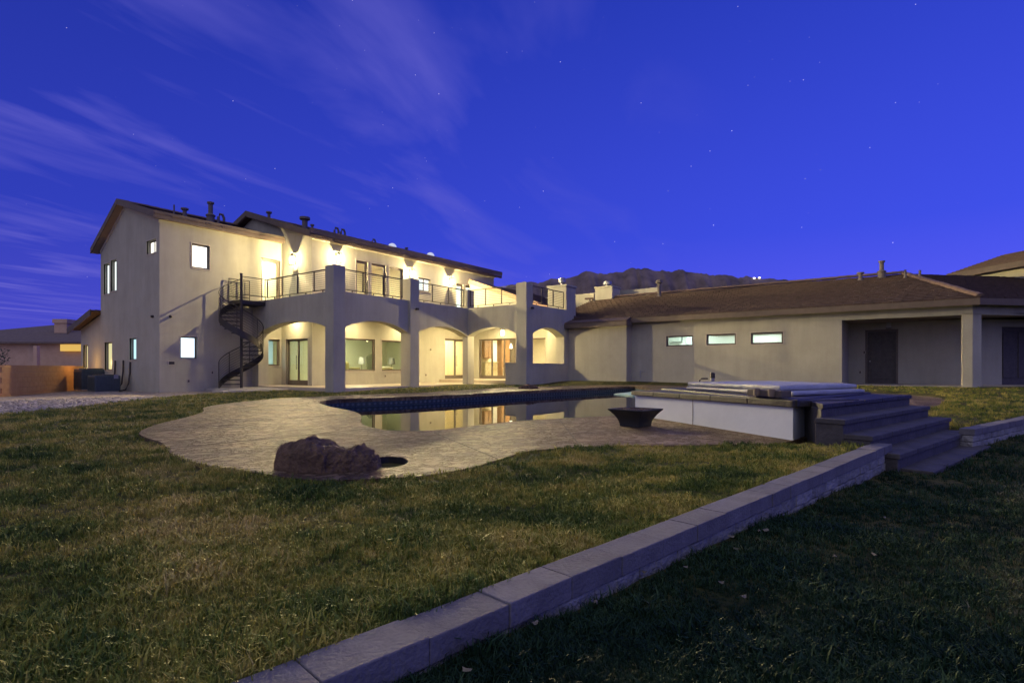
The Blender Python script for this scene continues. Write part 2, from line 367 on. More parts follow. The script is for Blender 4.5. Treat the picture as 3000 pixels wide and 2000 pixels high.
# ---------------------------------------------------------------- mountain range
def mountain():
    sil = [(300,1010),(900,985),(1200,950),(1400,880),(1480,838),(1549,822),(1593,822),(1635,814),(1683,808),(1705,796),(1746,798),(1810,793),(1855,786),(1900,789),(1960,791),(2019,792),(2048,803),(2098,807),
           (2197,811),(2223,815),(2300,818),(2338,824),(2362,820),(2386,823),(2480,850),(2700,880),(3000,930),(3500,990),(4300,1040)]
    D = 3200.0; xs = np.linspace(300, 4300, 800); sx = [p[0] for p in sil]; sy = [p[1] for p in sil]
    mb = MB(); rows = 44; n = len(xs)
    for k in range(rows):
        q = k/(rows-1)                       # 0 foot, .8 crest, 1 behind the crest
        for x in xs:
            y = np.interp(x, sx, sy)-9; h = (HZ-y)*D/F
            f = D*(0.62+0.38*min(q/0.85,1)) + max(q-0.85,0)*D*0.6
            t = (x-1500)/F; d0 = D*t
            prof = (min(q/0.85,1))**1.25 if q <= 0.85 else 1-(q-0.85)*3
            X, Y = rf(d0*(f/D)**0.35, f)
            rid = abs(mnoise.noise((x*0.018, q*1.3, 3.0)))*0.9 + abs(mnoise.noise((x*0.06, q*3.5, 7.0)))*0.5 + abs(mnoise.noise((x*0.17, q*9, 2.0)))*0.22
            z = h*prof*(1-0.60*rid*math.sin(math.pi*min(q/0.85,1))) + (mnoise.noise((x*0.035, q*4, 1))*16+mnoise.noise((x*0.11, q*6, 1))*6 if q > .6 else 0)
            mb.v.append((X, Y, z-8))
    for k in range(rows-1):
        for i in range(n-1): mb.f.append((k*n+i, k*n+i+1, (k+1)*n+i+1, (k+1)*n+i))
    m = mat('mountain_rock', (0.065,0.05,0.05), (0.27,0.20,0.185), 0.006, 0.95, detail=10)
    o = mb.build('mountain', m, None, smooth=True); o['kind'] = 'structure'; o['label'] = 'dark rocky mountain ridge beyond the low roofs'
    return D
MD = mountain()

# ---------------------------------------------------------------- wall panels with openings
def panel(mb, o, ua, n, th, a0, a1, z0, z1, holes=(), arches=(), top=None):
    """wall front face through o along ua, outward normal n; holes (a0,a1,z0,z1); arches (a0,a1,zbase,zspring,rise); top: polyline [(a,z)]"""
    br = {a0, a1}
    for h in holes: br |= {h[0], h[1]}
    def arc(h, a):
        wd = h[1]-h[0]; rise = h[4]; Rr = (wd*wd/4+rise*rise)/(2*rise); m_ = (h[0]+h[1])/2
        return h[3] + math.sqrt(max(Rr*Rr-(a-m_)**2, 0)) - (Rr-rise)
    for h in arches:
        for k in range(25): br.add(h[0]+(h[1]-h[0])*k/24)
    if top: br |= {p[0] for p in top if a0 < p[0] < a1}
    br = sorted(x for x in br if a0-1e-9 <= x <= a1+1e-9)
    def P(a, z, b): return (o[0]+ua[0]*a-n[0]*th*b, o[1]+ua[1]*a-n[1]*th*b, z)
    for l, r in zip(br[:-1], br[1:]):
        if r-l < 1e-5: continue
        m_ = (l+r)/2
        tl, tr = (np.interp(l, *zip(*top)), np.interp(r, *zip(*top))) if top else (z1, z1)
        segs = []; cur = (z0, z0)
        hs = [((h[2],h[2]),(h[3],h[3])) for h in holes if h[0] < m_ < h[1]] + [((h[2],h[2]),(arc(h,l),arc(h,r))) for h in arches if h[0] < m_ < h[1]]
        for lo, hi in sorted(hs):
            if lo[0] > cur[0]+1e-6: segs.append((cur, lo))
            cur = hi
        segs.append((cur, (tl, tr)))
        for (bl, brr), (ul, ur) in segs:
            if ul-bl < 1e-4 and ur-brr < 1e-4: continue
            mb.hexa([P(l,bl,0),P(r,brr,0),P(r,brr,1),P(l,bl,1),P(l,ul,0),P(r,ur,0),P(r,ur,1),P(l,ul,1)])

house = thing('house', 'sprawling cream stucco villa with tiled roofs, arched patio and balcony', 'house', (14,22,0))
FX = lambda X: ((X,0),(0,1),(-1,0))         # wall facing -X, coordinate = Y
FY = lambda Y: ((0,Y),(1,0),(0,-1))         # wall facing -Y, coordinate = X

def framed(kind, pl, a0, a1, z0, z1, pane, depth=0.09, fw=0.07, mull=(), trans=(), handle=None, trim=0.05, sill=False, kick=0.0, pname='pane', fmat=None):
    """window or glazed door set into an opening: frame part with pane sub-parts"""
    (o, ua, n) = pl
    def bx(mb, l, r, b, t, d0, d1):
        pts = []
        for z in (b, t):
            for a, d in ((l,d0),(r,d0),(r,d1),(l,d1)): pts.append((o[0]+ua[0]*a-n[0]*d, o[1]+ua[1]*a-n[1]*d, z))
        mb.hexa(pts)
    m = MB(); d0, d1 = depth, depth+0.06
    bx(m,a0,a0+fw,z0,z1,d0,d1); bx(m,a1-fw,a1,z0,z1,d0,d1); bx(m,a0+fw,a1-fw,z1-fw,z1,d0,d1); bx(m,a0+fw,a1-fw,z0,z0+fw+kick,d0,d1)
    cuts = sorted([a0+fw]+[x for c in mull for x in (c-fw*.5,c+fw*.5)]+[a1-fw])
    for c in mull: bx(m,c-fw*.5,c+fw*.5,z0+fw+kick,z1-fw,d0-0.004,d1)
    for c in trans: bx(m,a0+fw,a1-fw,c-fw*.35,c+fw*.35,d0-0.006,d1)
    fr = m.build(kind, fmat or FRAME, house, bevel=0.006)
    for l, r in zip(cuts[0::2], cuts[1::2]):
        p = MB(); bx(p, l-0.01, r+0.01, z0+fw+kick-0.01, z1-fw+0.01, d0+0.025, d0+0.035); p.build(pname, pane, fr)
    if trim:
        t = MB(); q = 0.012
        bx(t,a0-trim,a0,z0-trim,z1+trim,-q,depth*0.5); bx(t,a1,a1+trim,z0-trim,z1+trim,-q,depth*0.5); bx(t,a0,a1,z1,z1+trim,-q,depth*0.5); bx(t,a0,a1,z0-trim,z0,-q*2,depth*0.5)
        t.build('trim', TRIM, fr)
    if handle is not None:
        for c in handle:
            hb = MB(); 
            def pt(a,d,z): return (o[0]+ua[0]*a-n[0]*d, o[1]+ua[1]*a-n[1]*d, z)
            hb.tube([pt(c,d0-0.05,z0+0.75),pt(c,d0-0.05,z0+1.45)],0.014); hb.tube([pt(c,d0-0.05,z0+0.85),pt(c,d0,z0+0.85)],0.01); hb.tube([pt(c,d0-0.05,z0+1.35),pt(c,d0,z0+1.35)],0.01)
            hb.build('handle', IRON, fr)
    return fr

GW_WHITE = glow('lit_white_pane', (1.0,0.97,0.82), 1.25)
GW_BLUE = glow('lit_cool_pane', (0.72,0.90,1.0), 1.05)
GW_GREEN = glow('lit_green_pane', (0.62,0.95,0.78), 0.75)
GW_SLIT = glow('lit_slit_pane', (0.55,0.88,0.95), 0.7)
GW_YEL = glow('lit_yellow_pane', (0.80,0.74,0.36), 0.55)
GW_PALE = glow('lit_pale_pane', (0.80,0.92,0.84), 0.8)

# plan dimensions
X0, YF, X1, YM, X2, XK = 9.9, 25.5, 15.4, 22.94, 29.3, 26.8
def oY(px0,py0,px1,py1,Y):
    a0,_ = onY(px0,py0,Y); a1,_ = onY(px1,py1,Y); zt = (onY(px0,py0,Y)[1]); zb = onY(px0,py1,Y)[1]; return (a0,a1,zb,zt)
# --- left block, front
FL = 0.08
wu = oY(562,712,614,783.5,YF); wl = oY(529,985,577,1050,YF); w3 = oY(762,992,819,1071,YF)
dk = (onY(764.5,754,YF)[0], onY(821,754,YF)[0], 3.97, 6.25)
m = MB(); panel(m, *FY(YF), 0.25, X0, X1+0.25, -.4, 7.26, holes=[wu,wl,w3,dk]); m.build('wall', STUCCO, house, label='lamp lit front wall behind the spiral stair')
framed('window', FY(YF), *wu, GW_WHITE); framed('window', FY(YF), *wl, GW_BLUE, fw=0.055); framed('window', FY(YF), *w3, GLASS)
framed('door', FY(YF), *dk, GLASS, fw=0.13, kick=0.1, handle=[dk[1]-0.1])
# --- left block, gable side
GP = [(25.5,7.26),(29.17,8.38),(32.2,6.72)]
def oX(px0,py0,px1,py1,X):
    y0,_ = onX(px0,py0,X); y1,_ = onX(px1,py1,X); a0, a1 = min(y0,y1), max(y0,y1); pm = (px0+px1)/2
    return (a0, a1, onX(pm,py1,X)[1], onX(pm,py0,X)[1])
s1 = oX(304,772,321,861,X0); s2 = oX(325,761,342,852,X0); s3 = oX(430,703,458,742,X0)
s4 = oX(380,990,400,1054,X0); s5 = oX(307,1002,329,1084,X0); s6 = oX(242,1010,256,1084,X0)
m = MB(); panel(m, *FX(X0), 0.25, 25.75, 32.2, -.4, 7, holes=[s1,s2,s3,s4,s5], top=GP); 
m.build('wall', STUCCO, house, label='tall gable end wall in blue dusk shade')
framed('window', FX(X0), *s1, GW_PALE, fw=.05, depth=.12); framed('window', FX(X0), *s2, GW_PALE, fw=.05, depth=.12); framed('window', FX(X0), *s3, GW_WHITE, fw=.06, depth=.12, mull=((s3[0]+s3[1])/2,))
framed('window', FX(X0), *s4, GW_SLIT, fw=.05, depth=.12); framed('window', FX(X0), *s5, GW_YEL, fw=.05, depth=.12)
m = MB(); panel(m, *FX(X0+0.03), 0.25, 32.2, 35.1, -.4, 3.2, holes=[s6], top=[(32.2,3.55),(35.1,2.95)]); m.build('wall', STUCCO, house, label='low annex wall behind the gable end')
framed('window', FX(X0+.03), *s6, GW_YEL, fw=.05, depth=.12)
m = MB(); m.box(X0+.28, X1, 34.85, 35.1, -.4, 2.95); m.build('wall', STUCCO, house)
m = MB(); m.box(X0+.25, X1+10, 31.95, 32.2, -.4, 6.7); m.build('wall', STUCCO, house)
# --- return wall with patio door, and main gable above
d1 = (onX(902,1000,X1)[0], onX(837.5,1000,X1)[0], FL+.01, 2.33)
m = MB(); panel(m, *FX(X1), 0.25, YM, YF, -.4, 7.1, holes=[d1]); m.build('wall', STUCCO, house, label='return wall with double patio door')
framed('door', FX(X1), *d1, GLASS, fw=0.10, mull=((d1[0]+d1[1])/2,), kick=0.14, handle=[(d1[0]+d1[1])/2-.09,(d1[0]+d1[1])/2+.09])
m = MB(); panel(m, *FX(X1), 0.25, YM, 33.46, 7.1, 8, top=[(YM,7.1),(28.2,8.83),(33.46,7.101)]); m.build('wall', STUCCO, house, label='grey gable wall above the lower roof')
# --- main front
wa = (16.6, 19.16, .77, 2.42); wb = (19.62, 22.2, .77, 2.42); d3 = (24.5, 26.55, .27, 2.72)
u1 = (onY(1043.5,768,YM)[0], onY(1078,768,YM)[0], 3.97, 6.42); u2 = (onY(1088,778,YM)[0], onY(1131.5,778,YM)[0], 4.3, 6.42); u3 = (onY(1140,788,YM)[0], onY(1180.5,788,YM)[0], 4.3, 6.42)
u4 = (onY(1225,805,YM)[0], onY(1261.6,805,YM)[0], 5.35, 6.12); u5 = (onY(1336.5,827,YM)[0], onY(1358,827,YM)[0], 3.97, 6.18); u6 = (onY(1363.7,834,YM)[0], onY(1386,834,YM)[0], 3.97, 6.18)
m = MB(); panel(m, *FY(YM), 0.25, X1+.25, X2, -.4, 7.1, holes=[wa,wb,d3,u1,u2,u3,u4,u5,u6]); m.build('wall', STUCCO, house, label='long front wall lit by lanterns')
framed('window', FY(YM), *wa, GLASS, fw=.08); framed('window', FY(YM), *wb, GLASS, fw=.08)
framed('door', FY(YM), *d3, GLASS, fw=.12, mull=((d3[0]+d3[1])/2,), kick=.1, handle=[(d3[0]+d3[1])/2-.1,(d3[0]+d3[1])/2+.1])
framed('door', FY(YM), *u1, GLASS, fw=.12, kick=.1, handle=[u1[1]-.1]); framed('window', FY(YM), *u2, GLASS, fw=.10); framed('window', FY(YM), *u3, GLASS, fw=.10)
framed('window', FY(YM), *u4, GW_PALE, fw=.07, mull=((u4[0]+u4[1])/2,)); framed('door', FY(YM), *u5, GLASS, fw=.12, kick=.1); framed('door', FY(YM), *u6, GLASS, fw=.12, kick=.1)
m = MB(); m.box(X2-.25, X2, YM+.25, 33.2, 3.5, 7.1); m.box(X1+.25, X2-.25, 33.2, 33.45, 3.5, 7.1); m.build('wall', STUCCO, house)
m = MB(); m.box(X1-.01, X2+.05, YM-.10, YM-.002, 6.99, 7.07); m.box(X1-.012, X2+.06, YM-.17, YM-.1, 7.06, 7.11); m.build('cornice', TRIM, house, bevel=.015)
# --- kitchen wall on the patio, its upper part carries a sloping tiled edge
kd = (19.3, 22.16, .28, 2.73); kw = (17.2, 18.9, 1.05, 2.68)
m = MB(); panel(m, *FX(XK), 0.25, 16.5, YM, -.4, 5.0, holes=[kd,kw], top=[(16.5,4.25),(YM,6.42)]); m.build('wall', STUCCO, house, label='kitchen wall under the sloping tiled edge')
framed('door', FX(XK), *kd, GLASS, fw=.10, mull=(20.25,21.2), kick=.08, handle=[20.15,21.1]); framed('window', FX(XK), *kw, GLASS, fw=.08)

# ---------------------------------------------------------------- roofs
def tile_courses(mb, e0, e1, r1, r0, n, thick, tw=.33):
    e0,e1,r1,r0 = map(Vector, (e0,e1,r1,r0)); nrm = (e1-e0).cross(r0-e0).normalized()
    if nrm.z < 0: nrm = -nrm
    mb.hexa([e0-nrm*.06,e1-nrm*.06,r1-nrm*.06,r0-nrm*.06,e0,e1,r1,r0])
    for k in range(n):
        a = k/n; b = (k+1)/n; p0 = e0.lerp(r0,a); p1 = e1.lerp(r1,a); q0 = e0.lerp(r0,b); q1 = e1.lerp(r1,b); L_ = (p1-p0).length; m_ = max(int(L_/tw),1); sh = .5 if k % 2 else 0
        for i in range(-1 if sh else 0, m_):
            u0 = max((i+sh)/m_,0); u1 = min((i+1+sh)/m_,1)
            if u1-u0 < .1/m_: continue
            g_ = .006/L_; jz = nrm*random.uniform(-.010,.014); jd = (p0-q0).normalized()*random.uniform(-.01,.02)
            A_ = p0.lerp(p1,u0+g_)+jd; B_ = p0.lerp(p1,u1-g_)+jd; C_ = q0.lerp(q1,u1-g_); D_ = q0.lerp(q1,u0+g_); t1 = nrm*(thick+.02); t2 = nrm*thick*.45
            mb.hexa([A_,B_,C_,D_,A_+t1+jz,B_+t1+jz*.3,C_+t2+jz*.3,D_+t2+jz])
def slope_roof(name, e0, e1, r1, r0, n, thick=0.055, matl=None, label=None):
    mb = MB(); tile_courses(mb, e0, e1, r1, r0, n, thick); o = mb.build(name, matl or ROOF, house, label=label); o['kind'] = 'stuff'; return o
def ridge_caps(parent, a, b, n, matl=RIDGE, w=0.13, h=0.07, name='ridge_tile', lift=0.06):
    a, b = Vector(a), Vector(b); d = (b-a); ln = d.length/n; d.normalize(); s = d.cross(Vector((0,0,1))).normalized(); u = s.cross(d)
    mb = MB(); pr = [(-w,-.03),(-w*.6,h*.75),(0,h),(w*.6,h*.75),(w,-.03)]
    for k, (x0) in enumerate((0.0, ln*1.06)):
        for q in pr: mb.v.append((x0, q[0]*(1.0 if k else .88), q[1]*(1.0 if k else .8)))
    for i in range(4): mb.f.append((i, i+1, 5+i+1, 5+i))
    mb.f.append((0,4,3,2,1)[::1]); mb.f.append((5,6,7,8,9)); mb.f.append((0,5,9,4))
    me = mb.mesh(name); me.materials.append(matl)
    rot = Matrix((d, s, u)).transposed().to_4x4()
    for k in range(n):
        p = a + d*(ln*k) + u*(lift + random.uniform(-.008,.008))
        dup(me, name, Matrix.Translation(p) @ rot @ Matrix.Rotation(random.uniform(-.03,.03), 4, 'X'), parent)
def beam(mb, a, b, h, t, up=(0,0,1), out=(0,0,0)):
    """board from a to b, height h upwards, thickness t along out"""
    a, b, o = Vector(a), Vector(b), Vector(out)*t; u = Vector((0,0,h))
    mb.hexa([a,b,b+o,a+o,a+u,b+u,b+o+u,a+o+u])

# left block roof
zf = lambda Y: 7.30 + .305*(Y-25.5)
zb = lambda Y: 8.42 - .55*(Y-29.17)
L_e0, L_e1, L_r1, L_r0 = (9.58,25.2,zf(25.2)),(X1+.02,25.2,zf(25.2)),(X1+.02,29.17,zf(29.17)),(9.58,29.17,zf(29.17))
r = slope_roof('roof', L_e0, L_e1, L_r1, L_r0, 12, label='dark tiled gable roof of the end block')
ridge_caps(r, (9.6,29.17,8.47), (X1,29.17,8.47), 14)
slope_roof('roof', (X1+.02,32.5,zb(32.5)),(9.58,32.5,zb(32.5)),(9.58,29.17,8.42),(X1+.02,29.17,8.42), 12)
m = MB(); beam(m,(9.56,25.2,7.10),(X1-.02,25.2,7.10),.30,.05,out=(0,1,0)); m.build('fascia', FASCIA, house, label='brown fascia board over the lit front wall')
m = MB(); m.hexa([(9.56,25.25,7.12),(9.56,29.17,8.32),(9.60,29.17,8.32),(9.60,25.25,7.12),(9.56,25.25,7.40),(9.56,29.17,8.58),(9.60,29.17,8.58),(9.60,25.25,7.40)])
m.hexa([(9.56,29.17,8.32),(9.56,32.5,6.50),(9.60,32.5,6.50),(9.60,29.17,8.32),(9.56,29.17,8.58),(9.56,32.5,6.76),(9.60,32.5,6.76),(9.60,29.17,8.58)]); m.build('bargeboard', FASCIA, house)
m = MB(); m.hexa([(9.6,25.25,7.11),(9.9,25.25,7.11),(9.9,29.17,8.34),(9.6,29.17,8.34),(9.6,25.25,7.15),(9.9,25.25,7.15),(9.9,29.17,8.38),(9.6,29.17,8.38)])
m.hexa([(9.6,29.17,8.34),(9.9,29.17,8.34),(9.9,32.5,6.52),(9.6,32.5,6.52),(9.6,29.17,8.38),(9.9,29.17,8.38),(9.9,32.5,6.56),(9.6,32.5,6.56)]); m.box(9.9,X1-.02,25.25,25.5,7.12,7.16); m.build('soffit', SOFFIT, house)
# rake frieze on the gable wall
m = MB(); m.hexa([(9.87,25.5,6.98),(9.9,25.5,6.98),(9.9,29.17,8.2),(9.87,29.17,8.2),(9.87,25.5,7.11),(9.9,25.5,7.11),(9.9,29.17,8.34),(9.87,29.17,8.34)])
m.hexa([(9.87,29.17,8.2),(9.9,29.17,8.2),(9.9,32.2,6.52),(9.87,32.2,6.52),(9.87,29.17,8.34),(9.9,29.17,8.34),(9.9,32.2,6.66),(9.87,32.2,6.66)]); m.build('frieze', TRIM, house)
# annex roof
r = slope_roof('roof', (9.5,35.6,2.95),(X1,35.6,2.95),(X1,32.2,3.72),(9.5,32.2,3.72), 8)
m = MB(); m.hexa([(9.46,32.2,3.45),(9.5,32.2,3.45),(9.5,35.6,2.68),(9.46,35.6,2.68),(9.46,32.2,3.76),(9.5,32.2,3.76),(9.5,35.6,2.99),(9.46,35.6,2.99)]); m.box(9.5,9.9,32.2,35.6,2.66,2.70) if False else None; m.build('bargeboard', FASCIA, house)
# main roof
mz = lambda Y: 7.16 + .325*(Y-22.94)
r = slope_roof('roof', (15.05,22.58,mz(22.58)),(29.72,22.58,mz(22.58)),(29.72,28.2,mz(28.2)),(15.05,28.2,mz(28.2)), 16, label='long tiled main roof above the balcony')
ridge_caps(r, (15.05,28.2,mz(28.2)+.06), (29.72,28.2,mz(28.2)+.06), 36)
slope_roof('roof', (29.72,33.8,mz(22.6)),(15.05,33.8,mz(22.6)),(15.05,28.2,mz(28.2)),(29.72,28.2,mz(28.2)), 16)
m = MB(); beam(m,(15.03,22.55,6.98+.18),(29.74,22.55,6.98+.18),.26,.05,out=(0,1,0)); m.build('fascia', FASCIA, house, label='brown eave board above the lanterns')
m = MB(); m.hexa([(15.03,22.6,7.0),(15.4,22.6,7.0),(15.4,28.2,8.83),(15.03,28.2,8.83),(15.03,22.6,7.05),(15.4,22.6,7.05),(15.4,28.2,8.87),(15.03,28.2,8.87)])
m.box(15.4,29.72,22.6,22.94,7.115,7.15); m.build('soffit', SOFFIT, house)
m = MB(); m.hexa([(15.01,22.55,7.0),(15.05,22.55,7.0),(15.05,28.2,8.85),(15.01,28.2,8.85),(15.01,22.55,7.3),(15.05,22.55,7.3),(15.05,28.2,9.13),(15.01,28.2,9.13)])
m.hexa([(15.01,28.2,8.85),(15.05,28.2,8.85),(15.05,33.8,6.99),(15.01,33.8,6.99),(15.01,28.2,9.13),(15.05,28.2,9.13),(15.05,33.8,7.27),(15.01,33.8,7.27)]); m.build('bargeboard', FASCIA, house)
# kitchen shed roof with rake tiles
ks = lambda Y: 6.45 + .352*(Y-22.94)
r = slope_roof('roof', (26.75,13.8,ks(13.8)),(33.6,13.8,ks(13.8)),(33.6,22.9,ks(22.9)),(26.75,22.9,ks(22.9)), 24, label='sloping tiled roof edge running down beside the balcony')
nt_ = 22
me_b = MB(); me_b.hexa([(-.03,0,-.20),(.16,0,-.20),(.16,.36,-.20),(-.03,.36,-.20),(-.05,0,.05),(.17,0,.05),(.17,.36,.085),(-.05,.36,.085)]); me_t = me_b.mesh('rake_tile'); me_t.materials.append(RAKE)
sl = math.atan(.352)
for k in range(nt_):
    Y = 22.55 - k*0.33
    if Y < 16.4: break
    dup(me_t, 'rake_tile', Matrix.Translation((26.70,Y,ks(Y)+.07)) @ Matrix.Rotation(sl,4,'X'), r)
m = MB(); m.box(33.3,33.55,13,22.9,0,6); m.box(29.3,33.3,22.66,22.9,0,6.35); m.build('wall', STUCCO, house)

# --- wing (single storey) walls
XW, XS, XPB = 26.75, 26.15, 29.6
W_E = 3.3
m = MB(); panel(m, *FX(XS), 0.25, 11.88, 15.29, -.2, 3.2); m.box(XS+.25, XW+.2, 11.88, 12.13, -.2, 3.2); m.build('wall', STUCCO, house, label='projecting wall bay left of the three slot windows' if False else 'projecting wall bay beside the patio chimney')
ww = [oX(1952,983,2029.5,1014,XW), oX(2070,978,2156,1010,XW), oX(2200,973,2294,1007,XW)]
m = MB(); panel(m, *FX(XW), 0.25, 2.46, 11.88, -.2, W_E+.1, holes=ww); m.box(XW,XW+.25,-1.75,2.46,2.91,W_E+.1); m.build('wall', STUCCO, house, label='wing wall with three slot windows')
for q in ww: framed('window', FX(XW), *q, GLASS, fw=.07, depth=.06)
# porch recess
m = MB(); panel(m, *FX(XPB), 0.25, -2.2, 2.46, .2, 2.95, holes=[(.667,1.73,.22,2.55)]); m.box(XW+.25,XPB,2.46,2.7,-.2,2.95); m.build('wall', STUCCO, house, label='back wall of the porch')
m = MB(); m.prism([(XW+.26,2.45),(31.7,2.45),(31.7,-8.4),(XW+7.4,-8.6),(XW+.26,-1.66)], 2.93, 2.98); m.build('porch_ceiling', SOFFIT, house)
m = MB(); m.prism([(XW-.08,2.6),(31.5,2.6),(31.5,-9),(XW+7.3,-9.1),(XW-.08,-1.8)], -.1, .215); m.build('porch_slab', CONC, house, bevel=.01)
def panel_door(X, y0, y1, z0, z1, nx=-1):
    m = MB(); m.box(X+.08,X+.13,y0,y1,z0,z1); d = m.build('door', DOORWOOD, house)
    w_ = y1-y0
    p = MB()
    for a, b in ((.12,.46),(.54,.88)):
        for z, zz in ((.40,.93),):
            p.box(X+.055,X+.08,y0+w_*a,y0+w_*b,z0+(z1-z0)*z,z0+(z1-z0)*zz)
    p.box(X+.055,X+.08,y0+w_*.14,y0+w_*.86,z0+.2,z0+(z1-z0)*.34); p.build('raised_panel', DOORWOOD, d, bevel=.02)
    f = MB(); f.box(X-.01,X+.08,y0-.08,y0,z0,z1+.08); f.box(X-.01,X+.08,y1,y1+.08,z0,z1+.08); f.box(X-.01,X+.08,y0,y1,z1,z1+.08); f.build('frame', FRAME, d)
    h = MB(); h.lathe([(.03,0),(.03,.02),(.012,.03),(.012,.05),(.03,.06),(.03,.09)],(0,0,0),10); hh = h.build('handle', STEEL, d); hh.matrix_parent_inverse = Matrix.Translation(-Vector(house.location)) @ Matrix.Translation((X+.03,y0+.1,z0+1.05)) @ Matrix.Rotation(R(-90),4,'Y') if False else hh.matrix_parent_inverse
    hh.data.transform(Matrix.Translation((X+.06,y1-.1,z0+1.0)) @ Matrix.Rotation(R(-90),4,'Y'))
panel_door(XPB,.667,1.73,.22,2.55)
# column at the 45 degree corner and the chamfer-facing porch front
q45 = (math.sqrt(.5), -math.sqrt(.5))
m = MB(); cA = (XW,-1.44); cB = (XW,-1.75); cC = (XW+.32*q45[0]*1.2, -1.75+.32*q45[1]*1.2)
m.prism([cA,(XW+.42,-1.44),(XW+.62,-1.9),cC,cB], -.2, 2.95); m.build('porch_column', STUCCO, house, bevel=.01)
m = MB(); panel(m, (XW,-1.75), q45, (-q45[0],q45[1]) if False else (-math.sqrt(.5),-math.sqrt(.5)), .25, 0, 9.0, 2.91, W_E+.1); m.build('wall', STUCCO, house, label='porch header on the angled corner')
# 45 degree back wall with second door
bo = (XW+3.0+1.6, -1.75-1.4+3.2)
m = MB(); 
pb = (XW+2.1, -1.75+2.1-2.9)
panel(m, (29.6,-2.2), q45, (-math.sqrt(.5),-math.sqrt(.5)), .25, 0, 8, .2, 2.95, holes=[(1.0,2.6,.22,2.62)]); m.build('wall', STUCCO, house, label='angled back wall of the porch')
def P45(a, d, z): return (29.6+q45[0]*a+math.sqrt(.5)*d, -2.2+q45[1]*a+math.sqrt(.5)*d, z)
m = MB(); m.hexa([P45(1.0,.1,.22),P45(2.6,.1,.22),P45(2.6,.15,.22),P45(1.0,.15,.22),P45(1.0,.1,2.62),P45(2.6,.1,2.62),P45(2.6,.15,2.62),P45(1.0,.15,2.62)]); dd = m.build('door', DOORWOOD, house)
for a0,a1 in ((1.15,1.7),(1.9,2.45)):
    m = MB(); m.hexa([P45(a0,.07,.5),P45(a1,.07,.5),P45(a1,.1,.5),P45(a0,.1,.5),P45(a0,.07,2.4),P45(a1,.07,2.4),P45(a1,.1,2.4),P45(a0,.1,2.4)]); m.build('raised_panel', DOORWOOD, dd, bevel=.02)

# wing roof : one plane facing -X, 45 degree plane at the corner
wz = lambda X: 3.46 + .325*(X-26.3)
XE, XR = 26.32, 32.2
hipY = lambda X: -1.93 + (X-XE)*math.tan(R(22.5))
nC = 22; m = MB(); tile_courses(m,(XE,-1.93,wz(XE)),(XE,16.9,wz(XE)),(XR,16.9,wz(XR)),(XR,hipY(XR),wz(XR)),nC,.055)
wroof = m.build('roof', ROOF, house, label='low brown tiled roof of the single storey wing')
m = MB(); xa0 = 25.75
m.hexa([(xa0,11.7,wz(xa0)-.05),(xa0,15.6,wz(xa0)-.05),(XE,15.6,wz(XE)-.05),(XE,11.7,wz(XE)-.05),(xa0,11.7,wz(xa0)+.07),(xa0,15.6,wz(xa0)+.07),(XE,15.6,wz(XE)+.06),(XE,11.7,wz(XE)+.06)]); m.build('roof', ROOF, house)
ridge_caps(wroof, (XR,hipY(XR),wz(XR)+.03), (XR,17.5,wz(XR)+.03), 46, w=.16, h=.09)
ridge_caps(wroof, (XE,-1.93,wz(XE)+.03), (XR,hipY(XR),wz(XR)+.03), 18, w=.16, h=.09)
m = MB(); XB = 38.1
for k in range(nC):
    xa = XR+(XB-XR)*k/nC; xb = XR+(XB-XR)*(k+1)/nC; m.hexa([(xa,3,2*wz(XR)-wz(xa)),(xa,17,2*wz(XR)-wz(xa)),(xb,17,2*wz(XR)-wz(xb)),(xb,3,2*wz(XR)-wz(xb))]+[(xa,3,2*wz(XR)-wz(xa)+.02),(xa,17,2*wz(XR)-wz(xa)+.02),(xb,17,2*wz(XR)-wz(xb)+.0),(xb,3,2*wz(XR)-wz(xb)+.0)])
m.build('roof', ROOF, house)
# angled roof plane
dA = Vector((q45[0],q45[1],0))*9.5; c0 = Vector((XE,-1.93,wz(XE))); c1 = Vector((XR,hipY(XR),wz(XR)))
m = MB(); tile_courses(m, c0+dA, c0, c1, c1+dA, nC, .055)
m.build('roof', ROOF, house, label='angled roof slope in blue shade over the corner porch')
m = MB(); m.box(XE-.03,XE+.02,-1.93,11.8,3.22,3.46); m.build('fascia', FASCIA, house, label='brown fascia along the wing')
m = MB(); m.box(25.72,25.77,11.7,15.6,3.05,3.28); m.box(25.77,26.35,11.66,11.7,3.05,3.3); m.build('fascia', FASCIA, house)
m = MB(); m.box(XE+.02,XW,-1.9,11.85,3.26,3.30); m.box(25.77,26.15,11.7,15.28,3.10,3.13); m.build('soffit', SOFFIT, house)
m = MB(); m.hexa([(XE-.03,-1.93,3.22),(XE-.03+9*q45[0],-1.93+9*q45[1],3.22),(XE+.02+9*q45[0],-1.9+9*q45[1],3.22),(XE+.02,-1.9,3.22),(XE-.03,-1.93,3.46),(XE-.03+9*q45[0],-1.93+9*q45[1],3.46),(XE+.02+9*q45[0],-1.9+9*q45[1],3.46),(XE+.02,-1.9,3.46)]); m.build('fascia', FASCIA, house)
